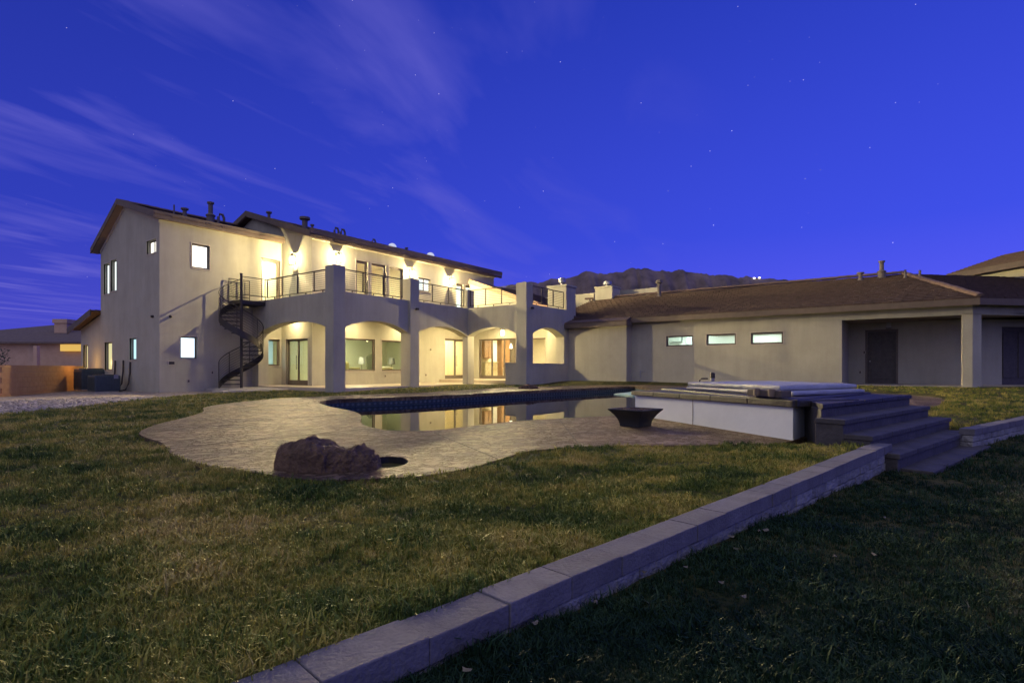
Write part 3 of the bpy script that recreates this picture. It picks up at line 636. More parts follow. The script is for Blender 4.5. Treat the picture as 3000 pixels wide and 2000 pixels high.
# higher 45 degree block behind the wing
def q(s, a, z):                         # s along (0.707,0.707) away, a to the right-back
    bx, by = rf(24.2, 26.0); k = math.sqrt(.5); return (bx+k*s+k*a, by+k*s-k*a, z+.3)
m = MB(); m.hexa([q(-6,.5,2),q(3.5,.5,2),q(3.5,8,2),q(-6,8,2),q(-6,.5,5.75),q(3.5,.5,5.75),q(3.5,8,5.75),q(-6,8,5.75)]); m.build('wall', STUCCO, house, label='pale upper wall above the porch roof')
m = MB()
for k in range(14):
    a0 = 3.6*k/14; a1 = 3.6*(k+1)/14; m.hexa([q(-6,a0,5.6+.325*a0),q(3.9,a0,5.6+.325*a0),q(3.9,a1,5.6+.325*a1),q(-6,a1,5.6+.325*a1),q(-6,a0,5.73+.325*a0),q(3.9,a0,5.73+.325*a0),q(3.9,a1,5.69+.325*a1),q(-6,a1,5.69+.325*a1)])
m.hexa([q(-6,3.6,6.7),q(3.9,3.6,6.7),q(3.9,8,5.4),q(-6,8,5.4),q(-6,3.6,6.88),q(3.9,3.6,6.88),q(3.9,8,5.5),q(-6,8,5.5)])
m.build('roof', ROOF, house, label='higher tiled roof at the far end of the wing')
m = MB(); m.hexa([q(-6,-.04,5.42),q(3.94,-.04,5.42),q(3.94,0,5.42),q(-6,0,5.42),q(-6,-.04,5.70),q(3.94,-.04,5.70),q(3.94,0,5.70),q(-6,0,5.70)]); m.build('fascia', FASCIA, house)

# ---------------------------------------------------------------- arcade, balcony, patio
PZ = 4.07
m = MB(); panel(m, *FX(13.9), .5, 19.44, 25.49, -.4, PZ, arches=[(19.46,24.95,-.4,2.55,.42)]); m.build('arcade_wall', STUCCO, house, label='balcony wall with wide arch beside the spiral stair')
m = MB(); panel(m, *FY(19.05), .53, 14.25, 22.1, -.4, PZ, arches=[(14.26,17.89,-.4,2.55,.42),(18.42,22.1,-.4,2.57,.42)]); m.build('arcade_wall', STUCCO, house, label='balcony wall with two arches facing the pool')
m = MB(); panel(m, *FX(22.1), .53, 15.3, 19.05, -.4, PZ, holes=[], arches=[(15.85,19.05,-.4,2.6,.40)]); m.box(22.1,22.63,15.85,16.57,-.4,1.15); m.build('arcade_wall', STUCCO, house, label='balcony wall with arch and low side wall')
m = MB(); panel(m, *FY(15.3), .53, 22.1, 25.95, -.4, PZ, arches=[(22.63,25.7,1.15,2.6,.40)]); m.build('arcade_wall', STUCCO, house, label='balcony wall with arched window opening')
m = MB(); m.box(22.62,25.71,15.27,15.85,1.12,1.16); m.box(22.06,22.66,15.86,16.60,1.151,1.19); m.build('arch_sill', TRIM, house, bevel=.01)
def pier(x0,x1,y0,y1,zt,lab):
    m = MB(); m.box(x0,x1,y0,y1,-.4,zt-.03); xm, ym = (x0+x1)/2,(y0+y1)/2
    b = len(m.v); m.v += [(x0,y0,zt-.03),(x1,y0,zt-.03),(x1,y1,zt-.03),(x0,y1,zt-.03),(xm,ym,zt+.06)]; m.f += [(b,b+1,b+4),(b+1,b+2,b+4),(b+2,b+3,b+4),(b+3,b,b+4)]
    m.build('pier', STUCCO, house, label=lab, bevel=.012)
pier(13.67,14.25,18.9,19.46,5.11,'corner pier rising above the balcony'); pier(17.87,18.43,18.9,19.45,5.10,'pier between the two pool side arches')
pier(22.09,22.62,19.05,19.4,5.06,'short pier in the inner balcony corner'); pier(22.05,22.62,15.25,15.87,5.12,'pier at the outer corner of the balcony')
# deck slab and patio ceiling
m = MB(); Lp = [(14.39,19.57),(22.62,19.57),(22.62,15.82),(26.8,15.82),(26.8,22.94),(15.4,22.94),(15.4,25.5),(14.39,25.5)]
m.prism(Lp, 3.45, 3.95); m.build('balcony_deck', mat('deck_coat',(.36,.31,.26),(.40,.35,.29),4,.8,.1,30), house, label='balcony floor over the patio')
m = MB(); Fp = [(13.92,19.08),(22.12,19.08),(22.12,15.85),(22.6,15.4),(26.8,15.4),(26.8,22.94),(15.4,22.94),(15.4,25.5),(13.92,25.5)]
m.prism(Fp, -.4, FL); pf = m.build('patio_floor', PATIO, house, label='glossy tan patio floor')
m = MB(); m.box(24.0,26.79,17.0,22.93,FL-.05,.255); m.build('patio_step', PATIO, house, bevel=.01)
m = MB(); m.box(11.7,13.88,23.3,25.49,-.3,.02); m.box(11.0,13.85,22.4,23.29,-.3,-.01); m.build('stair_pad', CONC, house, bevel=.01)
# outdoor fireplace and chimneys
def spin_cap(parent, c, r, h):
    m = MB(); m.lathe([(r*.45,0),(r*.45,h*.35),(r*.8,h*.36),(r,h*.45),(r,h*.95),(r*.7,h),(.01,h*1.02)], c, 18); m.build('chimney_cap', STEEL, parent, smooth=False)
m = MB(); m.box(25.95,26.97,15.3,16.5,-.4,5.38); m.box(25.90,27.02,15.25,16.55,5.38,5.48); ch = m.build('chimney', STUCCO, house, label='stucco chimney at the end of the balcony', bevel=.01)
spin_cap(ch, (26.4,15.85,5.48), .2, .45)
m = MB(); m.box(31.75,32.95,15.4,16.6,5.0,6.05); m.box(31.70,33.0,15.35,16.65,6.05,6.13); ch = m.build('chimney', STUCCO, house, label='square stucco chimney on the wing ridge', bevel=.01)
spin_cap(ch, (32.3,16.0,6.13), .27, .38)
# roof vents
def vent(X, Y, z, h, r, style, lab):
    m = MB(); r *= .85; h *= .92
    if style == 'cap': m.lathe([(r*1.6,-.25),(r*1.5,.03),(r,.06),(r,h*.72),(r*1.15,h*.72),(r*1.15,h*.76),(r*1.9,h*.8),(r*1.9,h*.97),(.01,h)], (X,Y,z), 12)
    elif style == 'tall': m.lathe([(r*1.8,-.25),(r*1.7,h*.3),(r*2.1,h*.32),(r*2.1,h*.36),(r,h*.45),(r,h*.9),(r*1.5,h*.92),(r*1.5,h),(.01,h)], (X,Y,z), 12)
    elif style == 'pipe': m.lathe([(r*1.7,-.2),(r*1.3,.05),(r,.08),(r,h)], (X,Y,z), 10)
    elif style == 'goose': m.tube([(X,Y,z-.2),(X,Y,z+h*.7),(X+r*1.2,Y,z+h),(X+r*3.2,Y,z+h),(X+r*4.4,Y,z+h*.7),(X+r*4.4,Y,z+h*.35)], r, 8)
    m.build('roof_vent', VENT, house, smooth=False, label=lab)
lz = zf
def on_left(px, Y): return onY(px, 700, Y)[0]
for px, Y, h, r_, s in ((510,27.0,.5,.04,'pipe'),(541,27.2,.45,.10,'cap'),(617,27.0,1.05,.12,'tall'),(640,26.8,.55,.07,'goose')):
    vent(on_left(px,Y), Y, lz(Y)+.06, h, r_, s, None)
for px, Y, h, r_, s in ((788,27.7,.5,.09,'cap'),(893,25.2,.75,.16,'cap'),(915,25.0,.45,.06,'cap'),(980,25.6,.55,.07,'goose'),(999,25.6,.55,.07,'goose'),(1091,25.6,.4,.06,'goose'),(1191,25.2,.4,.07,'cap')):
    vent(on_left(px,Y), Y, mz(Y)+.06, h, r_, s, None)
for px, X, h, r_, s in ((1931,31.4,1.05,.12,'cap'),(1741,31.4,.55,.06,'pipe'),(2521,31.4,.4,.10,'cap'),(2583,31.6,.85,.11,'tall'),(2652,31.0,.4,.06,'pipe'),(2695,30.6,.4,.06,'pipe'),(1728,31.4,.2,.07,'pipe')):
    vent(X, onX(px,900,X)[0], wz(X)+.05, h, r_, s, None)
DOME = glow('lit_skylight_dome', (0.85,0.9,1.0), 0.35)
for px in (1149,1261):
    Y = 25.8; X = on_left(px, Y); m = MB(); m.lathe([(.30,-.1),(.30,.10),(.27,.12),(.25,.24),(.18,.34),(.08,.39),(.01,.40)], (X,Y,mz(Y)+.06), 16); m.build('skylight_dome', DOME, house, smooth=True)

# ---------------------------------------------------------------- balcony railings
def railing(p0, p1, nb, lab, z0=PZ, first=True, last=True):
    p0, p1 = Vector((*p0,0)), Vector((*p1,0)); d = (p1-p0); L_ = d.length; d.normalize(); s = Vector((-d.y,d.x,0))
    top, bot = z0+.93, z0+.13
    m = MB(); hw = .022; a = p0-s*hw; b = p1-s*hw
    def bar(mb, a, b, z, h, w): mb.hexa([a-s*w+Vector((0,0,z)),b-s*w+Vector((0,0,z)),b+s*w+Vector((0,0,z)),a+s*w+Vector((0,0,z)),a-s*w+Vector((0,0,z+h)),b-s*w+Vector((0,0,z+h)),b+s*w+Vector((0,0,z+h)),a+s*w+Vector((0,0,z+h))])
    bar(m,p0,p1,top,.045,.024); rail = m.build('railing', IRON, house, label=lab)
    m = MB(); bar(m,p0,p1,bot-.035,.035,.018); m.build('bottom_rail', IRON, rail)
    mb = MB(); mb.tube([(0,0,0),(1,0,0)], .0085, 6); me = mb.mesh('rail_bar'); me.materials.append(IRON)
    rot = Matrix((d,s,Vector((0,0,1)))).transposed().to_4x4()
    for k in range(9):
        z = bot + (top-bot)*(k+.5)/9; dup(me, 'rail_bar', Matrix.Translation(p0+Vector((0,0,z))) @ rot @ Matrix.Diagonal((L_,1,1,1)), rail)
    pb = MB(); pb.box(-.022,.022,-.022,.022,0,top-bot+.035); pm_ = pb.mesh('rail_post'); pm_.materials.append(IRON)
    for k in range(nb+1):
        dup(pm_, 'rail_post', Matrix.Translation(p0+d*(L_*k/nb)+Vector((0,0,bot-.035))) @ rot, rail)
    fb = MB(); fb.box(-.018,.018,-.018,.018,0,bot-.035-z0+.01); fm = fb.mesh('rail_foot'); fm.materials.append(IRON)
    for k in range(nb): dup(fm, 'rail_foot', Matrix.Translation(p0+d*(L_*(k+.5)/nb)+Vector((0,0,z0-.01))) @ rot, rail)
railing((14.0,24.35),(14.0,19.47),4,'railing beside the spiral stair landing'); railing((14.26,19.2),(17.62,19.2),3,'railing above the first pool side arch')
railing((18.44,19.2),(21.95,19.2),3,'railing above the second pool side arch'); railing((22.25,19.0),(22.25,15.88),3,'railing facing along the balcony return'); railing((22.63,15.42),(25.85,15.42),3,'railing above the arched window opening')

# ---------------------------------------------------------------- interiors
def room(x0,x1,y0,y1,z0,z1,cw,cf=(.45,.36,.25),open_=''):
    wm = mat('room_paint', cw, tuple(c*1.06 for c in cw), 1, .9); fm = mat('room_floor', cf, tuple(c*1.15 for c in cf), 3, .35)
    m = MB(); e = .0
    if 'S' not in open_: m.quad((x0,y0,z0),(x1,y0,z0),(x1,y0,z1),(x0,y0,z1))
    m.quad((x0,y1,z0),(x1,y1,z0),(x1,y1,z1),(x0,y1,z1))
    if 'W' not in open_: m.quad((x0,y0,z0),(x0,y1,z0),(x0,y1,z1),(x0,y0,z1))
    m.quad((x1,y0,z0),(x1,y1,z0),(x1,y1,z1),(x1,y0,z1)); m.quad((x0,y0,z1),(x1,y0,z1),(x1,y1,z1),(x0,y1,z1)); m.build('room_wall', wm, house)
    m = MB(); m.quad((x0,y0,z0),(x1,y0,z0),(x1,y1,z0),(x0,y1,z0)); m.build('room_floor', fm, house)
def area_light(name, loc, size, watts, col, aim=(0,0,-1)):
    d = bpy.data.lights.new(name,'AREA'); d.shape = 'DISK'; d.size = size; d.energy = watts; d.color = col
    o = bpy.data.objects.new(name, d); COL.objects.link(o); o.location = loc; o.rotation_euler = Vector(aim).to_track_quat('-Z','Y').to_euler(); return o
def point_light(name, loc, r, watts, col):
    d = bpy.data.lights.new(name,'POINT'); d.shadow_soft_size = r; d.energy = watts; d.color = col
    d.use_nodes = True; t = d.node_tree; e_ = t.nodes['Emission']; fo = t.nodes.new('ShaderNodeLightFalloff'); fo.inputs['Strength'].default_value = 1.0; t.links.new(fo.outputs['Linear'], e_.inputs['Strength'])
    o = bpy.data.objects.new(name, d); COL.objects.link(o); o.location = loc; return o
WARM = (1.0,.80,.46); COOL = (.80,.95,1.0)
room(15.66,24.0,23.2,27.6,.09,3.3,(.50,.52,.36),open_='SW'); area_light('living_ceiling_light',(19.6,24.9,3.25),.5,190,(1,.93,.62))
m = MB(); m.quad((15.65,23.2,.09),(15.65,22.9,.09),(15.65,22.9,3.3),(15.65,23.2,3.3)); 
room(24.05,26.75,23.2,27.2,.28,3.3,(.72,.62,.40),open_='S'); area_light('hall_ceiling_light',(25.4,25.0,3.25),.4,150,(1,.85,.52))
room(27.06,32.6,16.9,22.6,.28,3.3,(.70,.62,.45),open_='W'); area_light('kitchen_ceiling_light',(29.2,20.4,3.25),.6,330,(1,.84,.5))
room(10.2,15.1,25.76,29.5,.09,3.3,(.55,.68,.66),open_='S'); area_light('study_ceiling_light',(12.6,27.6,3.25),.5,110,(.85,.98,1.0))
room(10.2,15.35,25.76,29.5,3.96,6.9,(.70,.66,.48),open_='S'); area_light('upper_room_light',(14.2,27.2,6.85),.4,260,(1,.9,.62))
room(15.7,22.5,23.2,27.5,3.96,6.95,(.72,.66,.44),open_='S'); area_light('bedroom_light',(18.8,25.2,6.9),.4,330,(1,.88,.55))
room(22.6,29.0,23.2,27.5,3.96,6.95,(.62,.66,.62),open_='S'); area_light('landing_light',(27.0,25.2,6.9),.4,260,(.95,.98,.95))
room(27.02,30.6,3.2,11.8,.22,3.15,(.74,.80,.75),open_='W'); area_light('garage_light',(29.0,9.8,3.1),.5,80,(.90,1.0,.92)); area_light('garage_light',(29.0,6.2,3.1),.5,80,(.90,1.0,.92))
m = MB(); m.box(30.3,30.58,3.3,8.9,2.70,2.76); m.build('shelf', FRAME, house); m = MB(); m.box(30.0,30.58,9.4,10.1,.3,2.95); m.build('closet', mat('grey_closet',(.35,.42,.40),None,1,.6), house); m = MB(); m.box(30.25,30.58,10.5,11.3,2.4,2.9); m.build('shelf_unit', mat('grey_unit',(.45,.52,.48),None,1,.6), house)
# bluish bedroom furniture door seen through the balcony glass
OLIVE = mat('olive_fabric',(.20,.17,.045),(.25,.21,.06),8,.9); DGREEN = mat('dark_green_fabric',(.055,.06,.03),(.075,.08,.04),8,.85)
WOOD = mat('brown_cabinet_wood',(.22,.115,.05),(.30,.16,.07),5,.5); MARBLE = mat('veined_marble',(.62,.53,.36),(.36,.27,.14),3.0,.25,detail=10); WHITE = mat('white_paint',(.72,.70,.65),None,1,.4)
LEATHER = mat('cream_cushion',(.5,.45,.3),None,1,.7)
# sofa
t = thing('sofa','olive sofa seen through the wide living room window','sofa',(18.5,25.0,.09))
m = MB(); m.box(17.6,19.3,24.5,25.4,.25,.52); m.build('seat',OLIVE,t,bevel=.05); m = MB(); m.box(17.6,19.3,25.25,25.5,.5,1.26); m.build('backrest',OLIVE,t,bevel=.06)
for xx in (17.44,19.3): m = MB(); m.box(xx,xx+.16,24.5,25.45,.12,.95); m.build('armrest',OLIVE,t,bevel=.05)
for xx,yy in ((17.5,24.55),(19.35,24.55),(17.5,25.35),(19.35,25.35)): m = MB(); m.box(xx,xx+.06,yy-.03,yy+.03,.09,.26); m.build('leg',WOOD,t)
def armchair(x, y, rz, lab, k=1.0):
    t = thing('armchair',lab,'armchair',(0,0,0))
    m = MB(); m.box(-.40,.40,-.36,.30,.34,.54); m.build('seat',DGREEN,t,bevel=.05)
    m = MB(); m.hexa([(-.46,.22,.40),(.46,.22,.40),(.46,.36,.40),(-.46,.36,.40),(-.44,.36,1.50),(.44,.36,1.50),(.44,.48,1.50),(-.44,.48,1.50)]); m.hexa([(-.44,.36,1.50),(.44,.36,1.50),(.44,.48,1.50),(-.44,.48,1.50),(-.22,.40,1.68),(.22,.40,1.68),(.22,.47,1.68),(-.22,.47,1.68)]); m.build('backrest',DGREEN,t,bevel=.05)
    for s_ in (-1,1): m = MB(); m.box(min(s_*.40,s_*.52),max(s_*.40,s_*.52),-.36,.34,.3,.74); m.build('armrest',DGREEN,t,bevel=.04)
    for xx in (-.34,.34):
        for yy in (-.28,.26): m = MB(); m.tube([(xx,yy,0),(xx,yy,.35)],[.02,.03],6); m.build('leg',WOOD,t)
    t.location = (x,y,.09); t.rotation_euler = (0,0,rz); return t
armchair(21.45,25.5,R(-8),'dark green high backed armchair behind the living room windows')
t = thing('ottoman','round olive ottoman with cream top in the living room','ottoman',(21.4,24.6,.09)); m = MB(); m.lathe([(.22,0),(.30,.1),(.33,.55),(.33,.82)],(21.4,24.6,.09),18); m.build('body',OLIVE,t,smooth=True); m = MB(); m.lathe([(.345,0),(.35,.06),(.3,.11),(.01,.12)],(21.4,24.6,.91),18); m.build('cushion',LEATHER,t,smooth=True)
def table_lamp(x,y,z,h,lab,rs=.2):
    t = thing('floor_lamp',lab,'lamp',(x,y,z)); m = MB(); m.lathe([(.14,0),(.14,.03),(.02,.05),(.015,h-.3)],(x,y,z),12); m.build('stand',IRON,t); m = MB(); m.lathe([(rs,h-.38),(rs*.8,h)],(x,y,z),18); m.build('lamp_shade',mat('lamp_shade',(.36,.36,.31),None,1,.8),t)
table_lamp(20.5,25.7,.09,1.45,'grey shaded floor lamp on the sofa side of the armchair'); table_lamp(22.75,25.7,.09,1.45,'pale shaded floor lamp past the armchair')
# kitchen: the glazed doors look at its far side wall
t = thing('kitchen_counter','veined marble counter behind the patio doors','counter',(27.9,22.3,.28)); m = MB(); m.box(27.25,28.5,22.0,22.58,.28,1.28); m.build('base',MARBLE,t,bevel=.01); m = MB(); m.box(27.2,28.55,21.95,22.58,1.28,1.33); m.build('worktop',MARBLE,t,bevel=.01)
t = thing('wall_cabinet','brown wooden kitchen cabinet above the marble counter','cabinet',(27.9,22.4,1.5)); m = MB(); m.box(27.45,28.35,22.28,22.58,1.55,2.75); m.build('carcass',WOOD,t)
for k in range(2): m = MB(); m.box(27.49+.43*k,27.88+.43*k,22.25,22.28,1.6,2.7); m.build('door',WOOD,t,bevel=.01)
t = thing('pantry_door','plain white pantry door in the kitchen','door',(28.9,22.58,.28)); m = MB(); m.box(28.66,29.12,22.53,22.58,.28,2.6); m.build('leaf',WHITE,t); m = MB(); m.lathe([(.025,0),(.025,.05)],(29.06,22.5,1.3),8); m.build('handle',IRON,t)
t = thing('tall_cabinet','tall brown wooden cabinet beside the white pantry door','cabinet',(29.6,22.4,.28)); m = MB(); m.box(29.2,30.1,22.2,22.58,.28,2.9); m.build('carcass',WOOD,t)
for k in range(2): m = MB(); m.box(29.23+.44*k,29.63+.44*k,22.17,22.2,.4,2.85); m.build('door',WOOD,t,bevel=.01)
for x0,x1,lab in ((30.2,30.75,'dark grey tall cabinet next to the brown wooden one'),(31.0,31.7,'dark grey tall cabinet deepest in the kitchen')):
    t = thing('tall_cabinet',lab,'cabinet',(x0,22.4,.28)); m = MB(); m.box(x0,x1,22.2,22.58,1.25,2.9); m.build('carcass',FRAME,t); m = MB(); m.box(x0+.04,x1-.04,22.17,22.2,1.35,2.8); m.build('door',FRAME,t,bevel=.02); m = MB(); m.box(x0,x1,22.1,22.58,.28,1.2); m.build('base',MARBLE,t)
def stool(x,y,lab):
    t = thing('bar_stool',lab,'stool',(x,y,.28),'white bar stools in the kitchen')
    m = MB(); m.box(x-.2,x+.2,y-.2,y+.2,.92,.97); m.build('seat',WHITE,t,bevel=.015); m = MB(); m.box(x+.17,x+.2,y-.19,y+.19,.97,1.3); m.build('backrest',WHITE,t,bevel=.01)
    for a in (-.17,.17):
        for b in (-.17,.17): m = MB(); m.tube([(x+a*1.1,y+b*1.1,.28),(x+a,y+b,.93)],.017,6); m.build('leg',WHITE,t)
    for b in (-.17,.17): m = MB(); m.tube([(x-.18,y+b,.5),(x+.18,y+b,.5)],.012,6); m.build('stretcher',WHITE,t)
stool(29.0,21.6,'white bar stool in front of the white pantry door'); stool(29.8,21.5,'white bar stool in front of the tall wooden cabinet')
PEND = glow('pendant_glass',(1,.9,.7),3.0)
for x,y in ((28.75,21.1),(29.9,21.2)):
    t = thing('pendant_lamp','small glowing pendant lamp in the kitchen','lamp',(x,y,2.2),'kitchen pendant lamps'); m = MB(); m.tube([(x,y,2.5),(x,y,3.3)],.008,6); m.build('cord',IRON,t); m = MB(); m.lathe([(.03,.3),(.05,.27),(.09,.02),(.09,0)],(x,y,2.2),14); m.build('lamp_shade',PEND,t,smooth=True)

# ---------------------------------------------------------------- wall lanterns (real lights)
LGLASS = glow('lantern_glass', (1.0,.86,.55), 2.6)
def clear_bulb(name, c, st):
    m = bpy.data.materials.new(name); m.use_nodes = True; t = m.node_tree; t.nodes.clear(); o = t.nodes.new('ShaderNodeOutputMaterial'); a = t.nodes.new('ShaderNodeAddShader'); tr = t.nodes.new('ShaderNodeBsdfTransparent'); em = t.nodes.new('ShaderNodeEmission')
    em.inputs[0].default_value = (*c,1); em.inputs[1].default_value = st; t.links.new(tr.outputs[0],a.inputs[0]); t.links.new(em.outputs[0],a.inputs[1]); t.links.new(a.outputs[0],o.inputs[0]); return m
BULB = clear_bulb('lantern_bulb', (1.0,.90,.66), 9.0); LW, LWD, LCOL = 245.0, 235.0, (1.0,.79,.38)
def lantern(bm_):
    t = thing('wall_lantern','','lantern',(0,0,0),'lit wall lanterns on the balcony'); o_ = -.20
    m = MB(); m.box(-.06,.06,-.02,0,-.22,.26); m.build('backplate',IRON,t,bevel=.006)
    m = MB(); m.tube([(0,-.02,.16),(0,-.12,.27),(0,-.22,.29),(0,o_,.26)],.013,8); m.tube([(0,-.02,.05),(0,o_+.11,.02)],.010,8); m.build('arm',IRON,t)
    m = MB(); m.box(-.11,.11,o_-.11,o_+.11,.215,.24); m.box(-.11,.11,o_-.11,o_+.11,-.26,-.245)
    for a in (-.10,.10):
        for b in (-.10,.10): m.box(a-.007,a+.007,o_+b-.007,o_+b+.007,-.25,.22)
    m.build('cage',IRON,t)
    m = MB(); m.lathe([(.05,-.20),(.068,-.17),(.068,.08),(.045,.11),(.02,.13)],(0,o_,0),14); m.build('bulb',bm_,t,smooth=True)
    m = MB(); m.lathe([(.05,.215),(.05,.18),(.022,.16),(.022,.13)],(0,o_,0),10); m.build('socket',IRON,t)
    return t
lp = [(onX(866,762,X1), 'X', 'lit wall lantern on the return wall beside the balcony door'), (onY(985,757,YM),'Y','lit wall lantern just above the tall corner pier'), (onY(1200,802,YM),'Y','lit wall lantern above the pier between the arches'), (onY(1316,826,YM),'Y','lit wall lantern between the small window and the far balcony door')]
lan = None
for (a, z), ax, lab in lp:
    loc, rz = ((X1-.002, a, z), R(-90)) if ax == 'X' else ((a, YM-.002, z), 0)
    if ax == 'X' or lan is None:
        q_ = lantern(BULB); q_.location = loc; q_.rotation_euler = (0,0,rz); q_['label'] = lab
        if ax == 'Y': lan = q_
    else: copy_tree(lan, loc, rz, lab)
    off = Vector((-.20,0,0)) if ax == 'X' else Vector((0,-.20,0))
    point_light('lantern_light', Vector(loc)+off+Vector((0,0,.05)), .025, LWD if ax == 'X' else LW, LCOL)
# hanging lantern under the kitchen side arch
hx, hy = 23.2, onX(1472,968,23.2)[0]
t = thing('hanging_lantern','lit hanging lantern under the arch by the kitchen doors','lantern',(hx,hy,2.55))
m = MB(); m.tube([(hx,hy,2.98),(hx,hy,3.45)],.01,6); m.build('chain',IRON,t)
m = MB(); m.box(hx-.1,hx+.1,hy-.1,hy+.1,2.95,2.98); m.box(hx-.1,hx+.1,hy-.1,hy+.1,2.58,2.60)
for a in (-.09,.09):
    for b in (-.09,.09): m.box(hx+a-.007,hx+a+.007,hy+b-.007,hy+b+.007,2.59,2.96)
m.build('cage',IRON,t); m = MB(); m.lathe([(.06,2.63),(.075,2.7),(.075,2.86),(.05,2.92)],(hx,hy,0),12); m.build('bulb',clear_bulb('hanging_bulb',(1,.86,.55),14),t,smooth=True)
point_light('hanging_lantern_light',(hx,hy,2.77),.05,110,LCOL)
# recessed patio lights
LENS = glow('downlight_lens',(1,.9,.65),8)
for k,(x,y) in enumerate(((14.95,24.2),(17.6,22.2),(20.9,22.2),(16.0,20.6),(20.4,20.6),(24.4,21.6),(25.9,20.2),(24.6,18.0),(25.4,16.9))):
    t = thing('recessed_light','small round recessed downlight in the patio ceiling','downlight',(x,y,3.44),'recessed patio downlights'); m = MB(); m.lathe([(.10,-.012),(.10,0)],(x,y,3.449),18); m.build('trim_ring',WHITE,t); m = MB(); m.lathe([(.07,-.006),(.07,0)],(x,y,3.436),16); m.build('lens',LENS,t)
    area_light('downlight_light',(x,y,3.42),.12,46,(1,.80,.42))
# unlit porch lantern
py_, pz_ = onX(2604,950,XPB)
t = thing('porch_lantern','unlit box lantern over the dark porch door','lantern',(XPB-.02,py_,pz_)); m = MB(); m.box(XPB-.28,XPB-.001,py_-.1,py_+.1,pz_+.16,pz_+.2); m.box(XPB-.28,XPB-.001,py_-.1,py_+.1,pz_-.2,pz_-.17); m.build('cage',IRON,t); m = MB(); m.box(XPB-.25,XPB-.03,py_-.08,py_+.08,pz_-.165,pz_+.155); m.build('glass',mat('frosted_glass',(.4,.42,.42),None,1,.3),t)

# small wall fittings
def fitting(name, lab, cat, box, matl, extra=None):
    o = MB().box(*box).build(name, matl, None, bevel=.004); tag(o, lab, cat); return o
a,z = onY(499,927,YF); o = MB(); o.lathe([(.06,0),(.06,.05),(.045,.09),(.01,.11)],(0,0,0),14); cam1 = o.build('security_camera',IRON,None,smooth=True); cam1.data.transform(Matrix.Translation((a,YF,z)) @ Matrix.Rotation(R(90),4,'X')); tag(cam1,'dark dome camera high on the wall left of the spiral stair','camera')
y_,z = onX(449,927,X0); o = MB(); o.lathe([(.06,0),(.06,.05),(.045,.09),(.01,.11)],(0,0,0),14); c2 = o.build('security_camera',IRON,None,smooth=True); c2.data.transform(Matrix.Translation((X0,y_,z)) @ Matrix.Rotation(R(-90),4,'Y')); tag(c2,'dark dome camera on the shaded gable wall','camera')
a,z = onY(501,1063,YF); t = thing('wall_vent','square dryer vent on the lit wall under the dome camera','vent',(a,YF,z)); m = MB(); m.box(a-.13,a+.13,YF-.02,YF,z-.09,z+.09); m.build('flange',TRIM,t); m = MB(); m.box(a-.08,a+.10,YF-.09,YF-.02,z-.06,z+.06); m.build('hood',IRON,t)
def outlet(px,py,pl,lab):
    if pl[0]=='Y': a,z = onY(px,py,pl[1]); b = (a-.05,a+.05,pl[1]-.03,pl[1],z-.07,z+.07); l2 = (a-.025,a+.025,pl[1]-.045,pl[1]-.03,z-.05,z+.05)
    else: a,z = onX(px,py,pl[1]); b = (pl[1]-.03,pl[1],a-.05,a+.05,z-.07,z+.07); l2 = (pl[1]-.045,pl[1]-.03,a-.025,a+.025,z-.05,z+.05)
    t = thing('outlet_box',lab,'outlet',(b[0],b[2],b[4])); MB().box(*b).build('plate',TRIM,t); MB().box(*l2).build('cover',IRON,t)
outlet(1128,1101,('Y',YM),'dark outlet cover under the narrower living room window'); outlet(1247,1098,('Y',YM),'dark outlet cover low on the wall beside the double door'); outlet(1261,1024,('Y',YM),'switch plate at hand height beside the double door')
outlet(621,1091,('Y',YF),'small outlet cover behind the spiral stair'); outlet(552,1116,('Y',YF),'pale outlet cover low under the cool lit window'); outlet(2520,1090,('X',XPB),'dark outlet cover low beside the porch door'); outlet(2532,1032,('X',XPB),'white keypad beside the porch door')
a,z = onY(1217,905,18.9); t = thing('floodlight','small unlit floodlight below the railing on the arch pier','floodlight',(a,18.9,z)); MB().box(a-.05,a+.05,18.82,18.9,z-.05,z+.05).build('base',TRIM,t); MB().box(a-.07,a+.07,18.72,18.82,z-.06,z+.04).build('head',IRON,t)
a,z = onY(1554,902,15.25); t = thing('floodlight','small unlit floodlight at the balcony corner near the chimney','floodlight',(a,15.25,z)); MB().box(a-.05,a+.05,15.17,15.25,z-.05,z+.05).build('base',TRIM,t); MB().box(a-.07,a+.07,15.07,15.17,z-.06,z+.04).build('head',IRON,t)
y_,z = onX(1877,1100,XW); m = MB(); m.tube([(XW-.05,y_,z+.25),(XW-.05,y_,z-.12)],.02,6); m.tube([(XW-.05,y_,z+.22),(XW-.05,y_-.3,z+.2)],.012,6); o = m.build('hose_bib',STEEL,None); tag(o,'thin pipe stub on the wing wall near the projecting bay','pipe')

